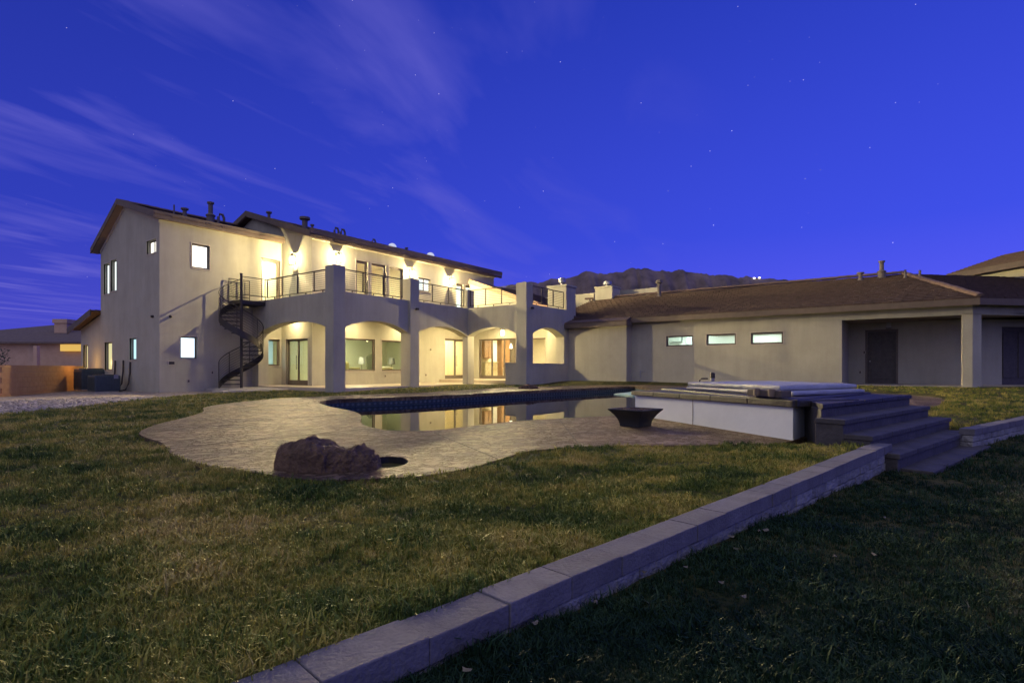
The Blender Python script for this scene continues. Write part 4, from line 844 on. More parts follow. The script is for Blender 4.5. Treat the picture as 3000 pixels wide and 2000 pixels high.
# ---------------------------------------------------------------- spiral stair
SC = Vector((12.83,24.46,0)); away = Vector((.465,.886,0)).normalized(); rt = Vector((away.y,-away.x,0)); SR = .90
st = thing('spiral_staircase','dark iron spiral staircase climbing to the balcony landing','staircase',(SC.x,SC.y,.02))
def sp(ang, r, z): return SC + rt*(r*math.cos(ang)) + away*(r*math.sin(ang)) + Vector((0,0,z))
H0, H1, TURN = .02, 3.95, R(450)
ang_at = lambda q: R(180) - TURN*q
m = MB(); m.tube([SC+Vector((0,0,.02)),SC+Vector((0,0,5.14))],.06,14); m.tube([SC+Vector((0,0,5.14)),SC+Vector((0,0,5.17))],.07,14); m.build('centre_pole',IRON,st)
NT = 20
for k in range(NT):
    q0 = k/NT; q1 = (k+1.15)/NT; z = H0+(H1-H0)*(k+1)/(NT+1)
    pts = [sp(ang_at(q0),.05,0),sp(ang_at(q0),SR,0),sp(ang_at((q0+q1)/2),SR,0),sp(ang_at(q1),SR,0),sp(ang_at(q1),.05,0)]
    m = MB(); m.prism([(p.x,p.y) for p in pts][::-1], z-.045, z); m.build('tread',IRON,st)
NS = 90
def helix(r, dz, q0=0.0, q1=1.0, n=NS): return [sp(ang_at(q0+(q1-q0)*i/n), r, H0+(H1-H0)*(q0+(q1-q0)*i/n)+dz) for i in range(n+1)]
m = MB(); lo = helix(SR+.01,-.12); hi = helix(SR+.01,.19); lo2 = helix(SR-.015,-.12); hi2 = helix(SR-.015,.19)
for i in range(NS): m.hexa([lo[i],lo[i+1],lo2[i+1],lo2[i],hi[i],hi[i+1],hi2[i+1],hi2[i]])
m.build('stringer',IRON,st)
m = MB(); m.tube(helix(SR,1.12),.02,8); m.build('handrail',IRON,st,smooth=True)
for k in range(7): m = MB(); m.tube(helix(SR,.28+.115*k),.008,5); m.build('rail_bar',IRON,st,smooth=True)
for k in range(9):
    q = k/8; p = sp(ang_at(q),SR,H0+(H1-H0)*q); m = MB(); m.tube([p+Vector((0,0,-.05 if k else 0)),p+Vector((0,0,1.12))],.018,6); m.build('baluster',IRON,st)
# landing platform between the stair and the balcony
lpz = [sp(R(90),SR,0),sp(R(112),SR,0),SC+rt*-.05+away*.0,SC+Vector((0,-.1,0)),Vector((13.9,SC.y-.35,0)),Vector((13.9,25.35,0)),sp(R(60),SR*1.0,0)]
lq = [(SC.x-.1,25.40),(SC.x-.1,SC.y-.08),(SC.x+.1,SC.y-.12),(13.9,SC.y-.12),(13.9,25.40)]
m = MB(); m.prism(lq[::-1], 3.80, 3.97); m.build('landing',IRON,st)
for k in range(9):
    z = 4.2+.8*(k+.5)/9
    m = MB(); m.tube([(SC.x-.1,25.38,z),(13.7,25.38,z)],.008,5); m.build('rail_bar',IRON,st)
    m = MB(); m.tube([(SC.x+.06,SC.y-.12,z),(13.9,SC.y-.12,z)],.008,5); m.build('rail_bar',IRON,st)
for z in (4.2,5.02):
    m = MB(); m.tube([(SC.x+.0,SC.y-.12,z),(13.95,SC.y-.12,z)],.02,6); m.build('landing_rail',IRON,st); m = MB(); m.tube([(SC.x-.1,25.38,z),(13.7,25.38,z)],.02,6); m.build('landing_rail',IRON,st)
for x,y in ((13.88,SC.y-.12),(SC.x-.1,25.38),(13.7,25.38),(13.35,25.38)): m = MB(); m.tube([(x,y,3.9),(x,y,5.03)],.02,6); m.build('baluster',IRON,st)

# ---------------------------------------------------------------- pool deck, pool, water
def stamped():
    m = mat('stamped_concrete', (0.125,0.084,0.052), (0.285,0.208,0.132), 1.1, 0.62, detail=9)
    t = m.node_tree; b = t.nodes['Principled BSDF']; g = t.nodes.new('ShaderNodeNewGeometry'); b.inputs['Roughness'].default_value = .62; b.inputs['Specular IOR Level'].default_value = .16
    def nz(sc_, det, rg, dist, rot, st_):
        v = t.nodes.new('ShaderNodeTexNoise'); v.inputs['Scale'].default_value = sc_; v.inputs['Detail'].default_value = det; v.inputs['Roughness'].default_value = rg; v.inputs['Distortion'].default_value = dist
        mp = t.nodes.new('ShaderNodeMapping'); mp.inputs['Scale'].default_value = st_; mp.inputs['Rotation'].default_value = (0,0,rot); t.links.new(g.outputs['Position'], mp.inputs[0]); t.links.new(mp.outputs[0], v.inputs['Vector']); return v.outputs[0]
    def rm_(x, a, b_):
        r = t.nodes.new('ShaderNodeMapRange'); t.links.new(x, r.inputs[0]); r.inputs[1].default_value = a; r.inputs[2].default_value = b_; r.interpolation_type = 'SMOOTHSTEP'; return r.outputs[0]
    ridge = rm_(nz(6.5,8,.68,.7,.45,(1,1.35,1)),.42,.56); fine = nz(34,5,.6,.4,0,(1,1,1))
    hs = t.nodes.new('ShaderNodeMath'); hs.operation = 'MULTIPLY_ADD'; t.links.new(fine, hs.inputs[0]); hs.inputs[1].default_value = .25; t.links.new(ridge, hs.inputs[2])
    bp = t.nodes.new('ShaderNodeBump'); bp.inputs['Strength'].default_value = 1.0; bp.inputs['Distance'].default_value = .028; t.links.new(hs.outputs[0], bp.inputs['Height']); t.links.new(bp.outputs[0], b.inputs['Normal'])
    # antiquing pigment kept in the low spots of the stamp
    src = b.inputs['Base Color'].links[0].from_socket; mx = t.nodes.new('ShaderNodeMix'); mx.data_type = 'RGBA'; mx.blend_type = 'MULTIPLY'; mx.inputs[0].default_value = 1
    pr = t.nodes.new('ShaderNodeValToRGB'); t.links.new(ridge, pr.inputs[0]); pr.color_ramp.elements[0].color = (.60,.54,.50,1); pr.color_ramp.elements[1].color = (1,1,1,1)
    t.links.new(src, mx.inputs[6]); t.links.new(pr.outputs[0], mx.inputs[7]); t.links.new(mx.outputs[2], b.inputs['Base Color'])
    return m
STAMP = stamped()
hole_px = [(1088,1352),(1100,1341),(1140,1336),(1180,1340),(1196,1350),(1180,1362),(1140,1369),(1100,1364)]
hole = smooth_poly([G(a,b,DZ) for a,b in hole_px],4)
bm = bmesh.new()
def loop(P, z):
    vs_ = [bm.verts.new((p[0],p[1],z)) for p in P]; return [bm.edges.new((vs_[i],vs_[(i+1) % len(vs_)])) for i in range(len(vs_))]
ed = loop(deck_s,DZ)+loop(pool_s,DZ)+loop(hole,DZ); bmesh.ops.triangle_fill(bm, use_beauty=True, use_dissolve=False, edges=ed)
for f_ in bm.faces:
    if f_.normal.z < 0: f_.normal_flip()
for P, zb_ in ((deck_s,-.12),(pool_s,-.02),(hole,-.25)):
    n_ = len(P); a_ = [bm.verts.new((p[0],p[1],DZ)) for p in P]; b_ = [bm.verts.new((p[0],p[1],zb_)) for p in P]
    for i in range(n_): bm.faces.new((a_[i],b_[i],b_[(i+1) % n_],a_[(i+1) % n_]))
bmesh.ops.remove_doubles(bm, verts=bm.verts, dist=1e-5)
me = bpy.data.meshes.new('pool_deck'); bm.to_mesh(me); bm.free(); me.materials.append(STAMP)
deck = bpy.data.objects.new('pool_deck', me); COL.objects.link(deck); deck['kind'] = 'structure'; deck['label'] = 'brown stamped concrete deck curving round the pool'
BASIN_DARK = mat('basin_dark',(.012,.012,.014),(.022,.022,.024),6,.5); hc = Vector((sum(p[0] for p in hole)/len(hole),sum(p[1] for p in hole)/len(hole))); hin = [hc+(Vector(p)-hc)*.985 for p in hole]  # near-black colour for the lining and floor of the hole
m = MB(); n_ = len(hole); m.quad(*[(p[0],p[1],-.10) for p in hin]); m.build('basin_floor', BASIN_DARK, deck)
m = MB()
for i in range(n_): a_, b_ = hin[i], hin[(i+1) % n_]; m.quad((a_[0],a_[1],-.11),(b_[0],b_[1],-.11),(b_[0],b_[1],DZ-.006),(a_[0],a_[1],DZ-.006))
m.build('basin_lining', BASIN_DARK, deck)
# control joints cut as thin dark grooves
def strip(pa, pb, w, zt, matl, parent, name):
    a, b = Vector((*pa,0)), Vector((*pb,0)); d = (b-a).normalized(); s = Vector((-d.y,d.x,0))*w*.5; m = MB()
    m.hexa([a-s+Vector((0,0,zt-.004)),b-s+Vector((0,0,zt-.004)),b+s+Vector((0,0,zt-.004)),a+s+Vector((0,0,zt-.004)),a-s+Vector((0,0,zt)),b-s+Vector((0,0,zt)),b+s+Vector((0,0,zt)),a+s+Vector((0,0,zt))]); return m.build(name, matl, parent)
JOINT = mat('joint_filler',(.075,.058,.045),None,1,.9)
for A_,B_ in (((495,1313),(1085,1255)),((520,1247),(985,1215)),((1272,1267),(1458,1343)),((470,1262),(690,1243)),((1640,1230),(1700,1306)),((700,1195),(905,1180))):
    strip(G(*A_,DZ),G(*B_,DZ),.008,DZ+.003,JOINT,deck,'control_joint')
# basin
PLASTER = mat('pool_plaster',(.10,.16,.17),(.13,.20,.21),2,.8)
bm = bmesh.new(); n_ = len(pool_s); a_ = [bm.verts.new((p[0],p[1],-.02)) for p in pool_s]; b_ = [bm.verts.new((p[0],p[1],-1.25)) for p in pool_s]
for i in range(n_): bm.faces.new((a_[i],b_[i],b_[(i+1) % n_],a_[(i+1) % n_]))
bmesh.ops.triangle_fill(bm, use_beauty=True, edges=[e for e in bm.edges if all(v.co.z < -1 for v in e.verts)])
me = bpy.data.meshes.new('pool_basin'); bm.to_mesh(me); bm.free(); me.materials.append(PLASTER); pool = bpy.data.objects.new('pool_basin', me); COL.objects.link(pool); pool['kind'] = 'structure'; pool['label'] = 'freeform pool basin'
bm = bmesh.new(); vs_ = [bm.verts.new((p[0],p[1],-.14)) for p in pool_s]; es = [bm.edges.new((vs_[i],vs_[(i+1) % n_])) for i in range(n_)]; bmesh.ops.triangle_fill(bm, use_beauty=True, edges=es)
for f_ in bm.faces:
    if f_.normal.z < 0: f_.normal_flip()
me = bpy.data.meshes.new('pool_water'); bm.to_mesh(me); bm.free(); me.materials.append(glassmat('pool_water',(.16,.30,.31),1.0,.004,.012,1.1)); wt = bpy.data.objects.new('pool_water', me); COL.objects.link(wt); wt['kind'] = 'structure'; wt['label'] = 'still dark pool water mirroring the lit arches'
# waterline tiles along the far side
def tile_material():
    m = mat('waterline_tile',(.020,.034,.036),(.032,.050,.052),30,.5)
    return m
WT = tile_material(); WT2 = mat('waterline_tile_motif',(.10,.125,.125),(.07,.09,.09),40,.4)
tb = MB(); tb.box(0,.148,0,.012,-.06,.06); tm = tb.mesh('waterline_tile'); tm.materials.append(WT)
tb2 = MB(); c = (.074,-.004,0); tb2.v += [(c[0]+.045,-.003,0),(c[0],-.003,.04),(c[0]-.045,-.003,0),(c[0],-.003,-.04)]; tb2.f.append((0,1,2,3)); tm2 = tb2.mesh('tile_motif'); tm2.materials.append(WT2)
far = pool_s[26*4:]+pool_s[:2]; pts = [Vector((p[0],p[1],0)) for p in far]; acc = 0; cen = Vector((sum(p[0] for p in pool_s)/n_, sum(p[1] for p in pool_s)/n_, 0)); cnt = 0
cum = [0]
for a, b in zip(pts[:-1],pts[1:]): cum.append(cum[-1]+(b-a).length)
def along(s):
    for i in range(len(cum)-1):
        if cum[i+1] >= s: return pts[i].lerp(pts[i+1], (s-cum[i])/max(cum[i+1]-cum[i],1e-6))
    return pts[-1]
s_ = 0.0
while s_+.16 < cum[-1] and cnt < 140:
    p = along(s_); p2 = along(s_+.15); d = (p2-p).normalized(); nn = Vector((-d.y,d.x,0))
    if nn.dot(cen-p) > 0: nn = -nn              # local -Y looks into the pool
    x = d if d.cross(nn).z > 0 else d
    mt = Matrix((d, nn, Vector((0,0,1)))).transposed().to_4x4(); mt.translation = p - nn*.014 + Vector((0,0,-.068))
    o = dup(tm,'waterline_tile',mt,pool); dup(tm2,'tile_motif',mt,o); s_ += .156; cnt += 1
# far corner shelf and its pale edge
shelf = [G(a,b,-.09) for a,b in ((1798,1152),(1855,1146),(1890,1150),(1880,1158),(1856,1158))]
MB().prism(shelf[::-1],-.2,-.10).build('pool_shelf', mat('shelf_plaster',(.35,.5,.45),None,1,.6), pool)

# ---------------------------------------------------------------- spa
spa = thing('spa','raised white walled spa with dark stone rim at the pool edge','spa',(*rf(3.1,7.4),DZ))
SW = mat('spa_white_plaster',(.60,.65,.74),(.70,.75,.83),1.2,.8,.25,22,detail=7); DARK = mat('dark_stone',(.022,.019,.019),(.048,.041,.040),6,.6,.6,25,detail=8,bdist=.015)
A_rf, C_rf, D_rf, G1, G2 = (2.10,9.39),(3.10,6.08),(3.41,6.44),(5.1,8.0),(4.0,10.4)
body = [rf(*p) for p in (A_rf,C_rf,D_rf,G1,G2)]
mid = ((A_rf[0]+C_rf[0])/2+.09,(A_rf[1]+C_rf[1])/2+.25)
m = MB(); zt_ = {0:.43,1:.455,2:.455,3:.455,4:.43}; m.prism(body, -.3, lambda i: zt_[i]); m.build('body',SW,spa)
def seam(u, w=.012):
    p = Vector(A_rf).lerp(Vector(C_rf),u); n = Vector((-.957,-.29)).normalized(); d = (Vector(C_rf)-Vector(A_rf)).normalized()
    pts = [rf(*(p+n*.004)),rf(*(p+n*.004+d*w))]; m = MB(); m.quad((*pts[0],DZ),(*pts[1],DZ),(*pts[1],.44),(*pts[0],.44)); m.build('seam',JOINT,spa)
seam(.47)
# stone rim slabs along the front and left
def rim(p, q_, wd, z0, z1, k, parent):
    p, q_ = Vector(p), Vector(q_); d = (q_-p); L_ = d.length; d.normalize(); nrm = Vector((d.y,-d.x)); 
    for i in range(k):
        a = p+d*(L_*i/k+.004); b = p+d*(L_*(i+1)/k-.004); za = z0+(z1-z0)*i/k; zb2 = z0+(z1-z0)*(i+1)/k
        pts = [rf(*(a-nrm*-.05*-1)),rf(*(b-nrm*-.05*-1)),rf(*(b-nrm*wd)),rf(*(a-nrm*wd))]
        pts = [rf(*(a+nrm*.05)),rf(*(b+nrm*.05)),rf(*(b-nrm*wd)),rf(*(a-nrm*wd))]
        m = MB(); m.prism(pts if True else pts[::-1], lambda j: (za,zb2,zb2,za)[j], lambda j: (za+.078,zb2+.078,zb2+.078,za+.078)[j]); m.build('rim_slab',DARK,parent,bevel=.012)
rim(C_rf, A_rf, .55, .457, .432, 5, spa) if False else rim((A_rf[0]-.02,A_rf[1]+.05),(C_rf[0]+.02,C_rf[1]-.04),.9,.432,.457,5,spa)
m = MB(); m.prism([rf(*p) for p in ((2.9,6.9),(3.12,6.02),(3.5,6.35),(5.15,7.9),(4.1,10.4),(2.6,9.6))], .456, .545); m.build('rim_platform',DARK,spa,bevel=.012)
# steps
Bp = Vector((3.166,5.64)); ev = Vector((.761,.648)); pv = Vector((.648,-.761)); BLUEST = mat('step_stone',(.045,.041,.041),(.090,.081,.080),6,.75,.6,30,detail=8,bdist=.015)
zs = (.52,.38,.24,.10,-.04); left_a = (0,-.08,-.06,-.10,.0); right_a = (3.09,3.0,2.99,2.75,2.55)
steps = thing('stone_steps','dark stone garden steps climbing beside the raised spa','steps',(*rf(4.5,6.2),-.1))
for k in range(5):
    f0 = Bp+pv*(.23*k); back = 1.3 if k == 0 else .26
    P4 = [f0+ev*left_a[k], f0+ev*right_a[k], f0+ev*right_a[k]-pv*back, f0+ev*left_a[k]-pv*back]
    if k == 0: P4[2] = Vector((5.0,8.05)); P4[3] = Vector((3.43,6.47))
    m = MB(); m.prism([rf(*p) for p in P4], -.35, zs[k]-.05); st_ = m.build('step',BLUEST,steps,bevel=.008)
    P5 = [f0+ev*(left_a[k]-.015)+pv*.02, f0+ev*(right_a[k]+.015)+pv*.02, f0+ev*(right_a[k]+.015)-pv*(back-.0), f0+ev*(left_a[k]-.015)-pv*(back-.0)]
    if k == 0: P5[2] = Vector((5.0,8.05)); P5[3] = Vector((3.42,6.46))
    nsl = 5
    for j in range(nsl):
        a = j/nsl; b = (j+1)/nsl; l0 = P5[0].lerp(P5[1],a)+ev*.003; l1 = P5[0].lerp(P5[1],b)-ev*.003; r1 = P5[3].lerp(P5[2],b)-ev*.003; r0 = P5[3].lerp(P5[2],a)+ev*.003
        m = MB(); m.prism([rf(*l0),rf(*l1),rf(*r1),rf(*r0)], zs[k]-.05, zs[k]); m.build('tread_slab',DARK if k == 0 else BLUEST,st_,bevel=.008)
# folded vinyl cover
cv = thing('spa_cover','folded grey vinyl spa cover lying on the spa','spa cover',(*rf(3.9,8.0),.55)); VIN = mat('grey_vinyl',(.30,.305,.33),(.40,.405,.43),3,.5,.7,5,detail=6,bdist=.05)
base = [(2.80,8.85),(3.36,6.55),(4.85,7.62),(4.45,9.9)]
def wavy(poly, z0, z1, inset, seed, name):
    c = Vector((sum(p[0] for p in poly)/4, sum(p[1] for p in poly)/4)); P = []
    for i in range(4):
        a, b = Vector(poly[i]), Vector(poly[(i+1) % 4])
        for k in range(14):
            p = a.lerp(b,k/14); P.append(c+(p-c)*(1-inset+.012*mnoise.noise((p.x*2.2,p.y*2.2,seed))))
    m = MB(); n = len(P); rings = 4
    for j in range(rings+1):
        sc_ = 1-(j/rings)**2*0.0
        pass
    m.prism([rf(*p) for p in P], lambda i: z0+.006*mnoise.noise((P[i].x*2,P[i].y*2,3)), lambda i: z1+.016*mnoise.noise((P[i].x*2.5,P[i].y*2.5,3)))
    return m.build(name,VIN,cv,bevel=.022)
wavy([(2.80,8.85),(3.38,6.62),(4.95,7.72),(4.45,9.9)],.547,.602,0,1,'cover_panel'); wavy([(2.83,8.9),(3.34,6.86),(4.92,7.85),(4.42,9.92)],.605,.668,0,5,'cover_panel')
# stone block with two cups on the rim
t = thing('spout_block','small brown stone block with two cups on the spa rim','stone block',(*rf(2.95,6.5),.55)); p = Vector((2.88,6.75)); d = (Vector(C_rf)-Vector(A_rf)).normalized(); nn = Vector((d.y,-d.x))
m = MB(); m.prism([rf(*(p)),rf(*(p+d*.55)),rf(*(p+d*.55-nn*.15)),rf(*(p-nn*.15))][::1], .555, .63); m.build('block',mat('brown_stone',(.075,.06,.052),(.12,.095,.08),8,.85),t,bevel=.01)
for u in (.18,.42): m = MB(); c = rf(*(p+d*u-nn*-.01)); m.lathe([(.035,0),(.04,.01),(.04,.085),(.03,.09)],(*c,.557),14); m.build('cup',mat('clay_cup',(.15,.11,.08),(.20,.15,.11),9,.7),t,smooth=False)
# pump stubs beyond the spa
t = thing('pump_pipe','bent dark pipe standing behind the spa','pipe',(*G(2038,1121,.2),.15)); bx_,by_ = rf(4.6,13.5)
m = MB(); m.tube([(bx_,by_,.1),(bx_,by_,.60),(bx_+.04,by_-.03,.64),(bx_+.12,by_-.16,.64)],.018,8); m.build('pipe_run',IRON,t,smooth=True); m = MB(); m.tube([(bx_,by_,.1),(bx_,by_,.2)],.05,8); m.build('collar',IRON,t)
bx_,by_ = rf(4.95,13.6); t = thing('path_light','unlit post light with dark cap behind the spa','post light',(bx_,by_,.15)); m = MB(); m.tube([(bx_,by_,.1),(bx_,by_,.66)],.045,10); m.build('post',STEEL,t); m = MB(); m.lathe([(.06,0),(.06,.12),(.02,.14)],(bx_,by_,.65),10); m.build('cap',IRON,t)

# ---------------------------------------------------------------- fire bowl
fb = thing('fire_bowl','black square flared fire bowl filled with lava rock on the deck','fire bowl',(*rf(1.71,7.63),DZ)); FBM = mat('fire_bowl_metal',(.022,.024,.024),(.03,.033,.032),10,.55,.1,60)
def sq(h, z, r=0.0): # square ring, corners toward the viewer
    out = []
    for k in range(4):
        a = R(45+90*k)
        out.append((math.cos(a)*h*1.4142, math.sin(a)*h*1.4142, z))
    return out
prof = [(.155,0),(.158,.03),(.168,.07),(.185,.11),(.212,.155),(.245,.195),(.275,.225),(.275,.24),(.255,.24),(.24,.215),(.22,.205)]
m = MB()
for h, z in prof: m.v += sq(h, z)
for i in range(len(prof)-1):
    for k in range(4): m.f.append((i*4+k, i*4+(k+1) % 4, (i+1)*4+(k+1) % 4, (i+1)*4+k))
m.f.append((3,2,1,0)); m.f.append(tuple((len(prof)-1)*4+k for k in range(4)))
bw = m.build('bowl',FBM,None,bevel=.006); ctr = rf(1.71,7.63); bw.data.transform(Matrix.Translation((*ctr,DZ)) @ Matrix.Rotation(math.atan2(SA,CA)+R(45)-R(12.5)*0,4,'Z')); attach(bw, fb)
LAVA = mat('lava_rock',(.05,.035,.028),(.15,.10,.075),60,.85); rk = MB()
import mathutils
bmr = bmesh.new(); bmesh.ops.create_icosphere(bmr, subdivisions=1, radius=1)
for v in bmr.verts: v.co *= 1+.35*mnoise.noise(v.co*2.3)
rm = bpy.data.meshes.new('lava_rock'); bmr.to_mesh(rm); bmr.free(); rm.materials.append(LAVA)
for k in range(110):
    a, b = random.uniform(-.225,.225), random.uniform(-.225,.225); th = math.atan2(SA,CA)+R(45)
    mt = Matrix.Translation((ctr[0]+a*math.cos(th)-b*math.sin(th), ctr[1]+a*math.sin(th)+b*math.cos(th), DZ+.212+random.uniform(0,.012))) @ Matrix.Rotation(random.uniform(0,6),4,'Z') @ Matrix.Rotation(random.uniform(0,3),4,'X') @ Matrix.Diagonal((random.uniform(.014,.026),)*3+(1,))
    dup(rm,'lava_rock',mt,fb)

# ---------------------------------------------------------------- boulders
def boulder(name, lab, c_rf, length, prof, depth, zbase, matl, seed, amp=1.0):
    m = MB(); nA, nB = 110, 54; xs = [p[0] for p in prof]; hs = [p[1] for p in prof]
    def ridged(p): return 1-abs(mnoise.noise(p))*2
    for i in range(nA+1):
        u = i/nA; x = length*(u-.5); h = float(np.interp(u, xs, hs)); dp = depth*(math.sin(math.pi*min(max(u*.94+.03,0),1))**.38)*(1 if u < .55 else .9)
        for j in range(nB):
            a = math.pi*(j/(nB-1)); cx_, sx_ = math.cos(a), math.sin(a)
            y = -dp*math.copysign(abs(cx_)**.60,cx_); z = h*abs(sx_)**.5
            p = Vector((x*4,y*4,z*4+seed)); dsp = amp*(.038*ridged(p*1.2)+.026*ridged(p*2.9+Vector((3,1,0)))+.012*ridged(p*6)+.010*mnoise.noise(p*9)+.006*mnoise.noise(p*15)-.02)
            k = min(z/max(h*.35,.01),1)
            m.v.append((x+dsp*.4, y*(1+dsp*2.2), zbase-.01+max(z+dsp*k,0)))
    for i in range(nA):
        for j in range(nB-1): m.f.append((i*nB+j,(i+1)*nB+j,(i+1)*nB+j+1,i*nB+j+1))
    m.f.append(tuple(range(nB))); m.f.append(tuple(nA*nB+j for j in range(nB-1,-1,-1)))
    o = m.build(name,matl,None,smooth=False); cX,cY = rf(*c_rf)
    o.data.transform(Matrix.Translation((cX,cY,0)) @ Matrix.Rotation(math.atan2(SA,CA)-R(90),4,'Z')); tag(o,lab,'boulder'); return o
ROCK = mat('boulder_rock',(.060,.036,.020),(.17,.105,.062),9,.85,1.0,22,detail=9,bdist=.03)
_d = F*(CZ-DZ)/(1382-HZ); _r = (938-1500)/F*_d
boulder('boulder','dark craggy boulder resting on the near edge of the pool deck',(_r,_d+.17),.80,[(0,.08),(.02,.14),(.06,.18),(.14,.205),(.22,.215),(.30,.22),(.36,.205),(.44,.18),(.52,.15),(.60,.14),(.68,.115),(.73,.14),(.80,.155),(.86,.145),(.93,.115),(1.0,.07)],.19,DZ,ROCK,3.0)
_d = F*(CZ-DZ)/(1138-HZ); _r = (1547-1500)/F*_d
boulder('boulder','low dark rock by the far pool edge below the arches',(_r,_d),.78,[(0,.03),(.2,.10),(.45,.15),(.7,.13),(.9,.09),(1,.03)],.25,DZ,ROCK,9.0)

# ---------------------------------------------------------------- retaining wall of blocks
def vary(m, lo, hi):          # every block its own shade
    t = m.node_tree; b = t.nodes['Principled BSDF']; src = b.inputs['Base Color'].links[0].from_socket; oi = t.nodes.new('ShaderNodeObjectInfo'); mr = t.nodes.new('ShaderNodeMapRange'); t.links.new(oi.outputs['Random'], mr.inputs[0]); mr.inputs[3].default_value = lo; mr.inputs[4].default_value = hi
    mx = t.nodes.new('ShaderNodeMix'); mx.data_type = 'RGBA'; mx.blend_type = 'MULTIPLY'; mx.inputs[0].default_value = 1; t.links.new(src, mx.inputs[6]); t.links.new(mr.outputs[0], mx.inputs[7]); t.links.new(mx.outputs[2], b.inputs['Base Color']); return m
BLOCK = vary(mat('split_face_block',(.19,.185,.19),(.32,.31,.315),11,.95,1.0,30,detail=9,bdist=.03),.8,1.12); CAPM = vary(mat('cap_block',(.115,.108,.125),(.175,.165,.185),9,.93,.8,70,detail=10,bdist=.008),.86,1.1)
def blocks(p0, p1, ztop, courses, name_lab, bl=.30, bh=.077, wd=.13, bkk=None):
    t = thing('retaining_wall', name_lab, 'wall', (*rf(*p0),0)); p0, p1 = Vector(p0), Vector(p1); d = p1-p0; L_ = d.length; d.normalize(); nr = Vector((d.y,-d.x)) # right side = lower lawn
    n = int(L_/bl)
    for c in range(courses):
        off = 0 if c % 2 == 0 else -bl/2; ov = .018 if c == 0 else random.uniform(-.004,.004)
        zt = ztop - bh*c - (.003*c); zb_ = zt-bh+.002
        for k in range(n+(1 if c % 2 else 0)):
            a = max(k*bl+off,0)+.001; b = min((k+1)*bl+off, n*bl)-.001
            if b-a < .05: continue
            j = random.uniform(-.003,.003); f0 = p0+d*a+nr*(ov+j); f1 = p0+d*b+nr*(ov+random.uniform(-.003,.003)); bk = wd if c == 0 else (.12 if bkk is None else bkk)
            g1 = p0+d*b-nr*bk; g0 = p0+d*a-nr*bk
            if c: # split face bulges a little
                fm = (f0+f1)/2+nr*.012; poly = [f0,fm,f1,g1,g0]
            else: poly = [f0,f1,g1,g0]
            tz = random.uniform(-.003,.003)
            m = MB(); m.prism([rf(*p) for p in poly], zb_, zt+tz); m.build('block', CAPM if c == 0 else BLOCK, t, bevel=.004 if c == 0 else .008)
    return t
P0 = Vector(WALL_RF[1]); P1 = Vector(WALL_RF[2]); dW = (P1-P0).normalized(); nW = Vector((dW.y,-dW.x))
blocks(tuple(P0-dW*0.8+nW*.045), tuple(P1+nW*.045), .165, 4, 'low grey block retaining wall with flat caps along the lawn')
P2 = Vector((5.46,6.53)); P3 = Vector((8.05,8.42))
blocks(tuple(P2), tuple(P3+(P3-P2)*1.2), .165, 4, bkk=.32, name_lab='short stretch of block retaining wall beyond the stone steps')

# ---------------------------------------------------------------- left side: condenser units, neighbour
ACM = mat('condenser_paint',(.045,.06,.06),(.06,.078,.078),8,.5)
def condenser(px, py, w_, h_, lab):
    x,y = G(px,py,-.13); t = thing('air_conditioner',lab,'air conditioner',(x,y,-.13)); m = MB(); m.box(x-w_/2,x+w_/2,y-w_/2,y+w_/2,-.13,-.13+h_*.04); m.build('base',CONC,t)
    m = MB(); m.box(x-w_/2,x+w_/2,y-w_/2,y+w_/2,-.1,-.13+h_); m.build('cabinet',ACM,t,bevel=.03)
    for k in range(9):
        a = -w_/2+.06+(w_-.12)*k/8; m = MB(); m.box(x+a-.02,x+a+.02,y-w_/2-.012,y-w_/2+.002,-.02,-.13+h_*.86); m.build('fin',ACM,t); m = MB(); m.box(x-w_/2-.012,x-w_/2+.002,y+a-.02,y+a+.02,-.02,-.13+h_*.86); m.build('fin',ACM,t)
    m = MB(); m.lathe([(w_*.44,0),(w_*.44,.03),(w_*.40,.035)],(x,y,-.13+h_),20); m.build('fan_grille',IRON,t)
    m = MB(); m.box(x+w_*.22,x+w_*.4,y-w_/2-.016,y-w_/2-.013,.45,.62); m.build('rating_plate',STEEL,t)
condenser(305,1147,.95,.72,'dark green condenser unit with a pale plate beside the gable wall'); condenser(268,1141,1.1,1.0,'taller dark condenser unit behind the plated one')
for k,(px,py0,h_) in enumerate(((340,1056,1.5),(364,1055,1.5),(384,1060,1.4))):
    y_,z = onX(px,py0,X0); m = MB(); m.tube([(X0-.04,y_,z),(X0-.05,y_,z-.5),(X0-.12,y_-.05,.2),(X0-.25,y_-.1,-.05),(X0-.5,y_-.1,-.1)],.035,8); o = m.build('refrigerant_line',IRON,None,smooth=True); tag(o,('insulated pipe entering the wall nearest the condensers','insulated pipe on the wall between two others','insulated pipe below the slim cool lit window')[k],'pipe')
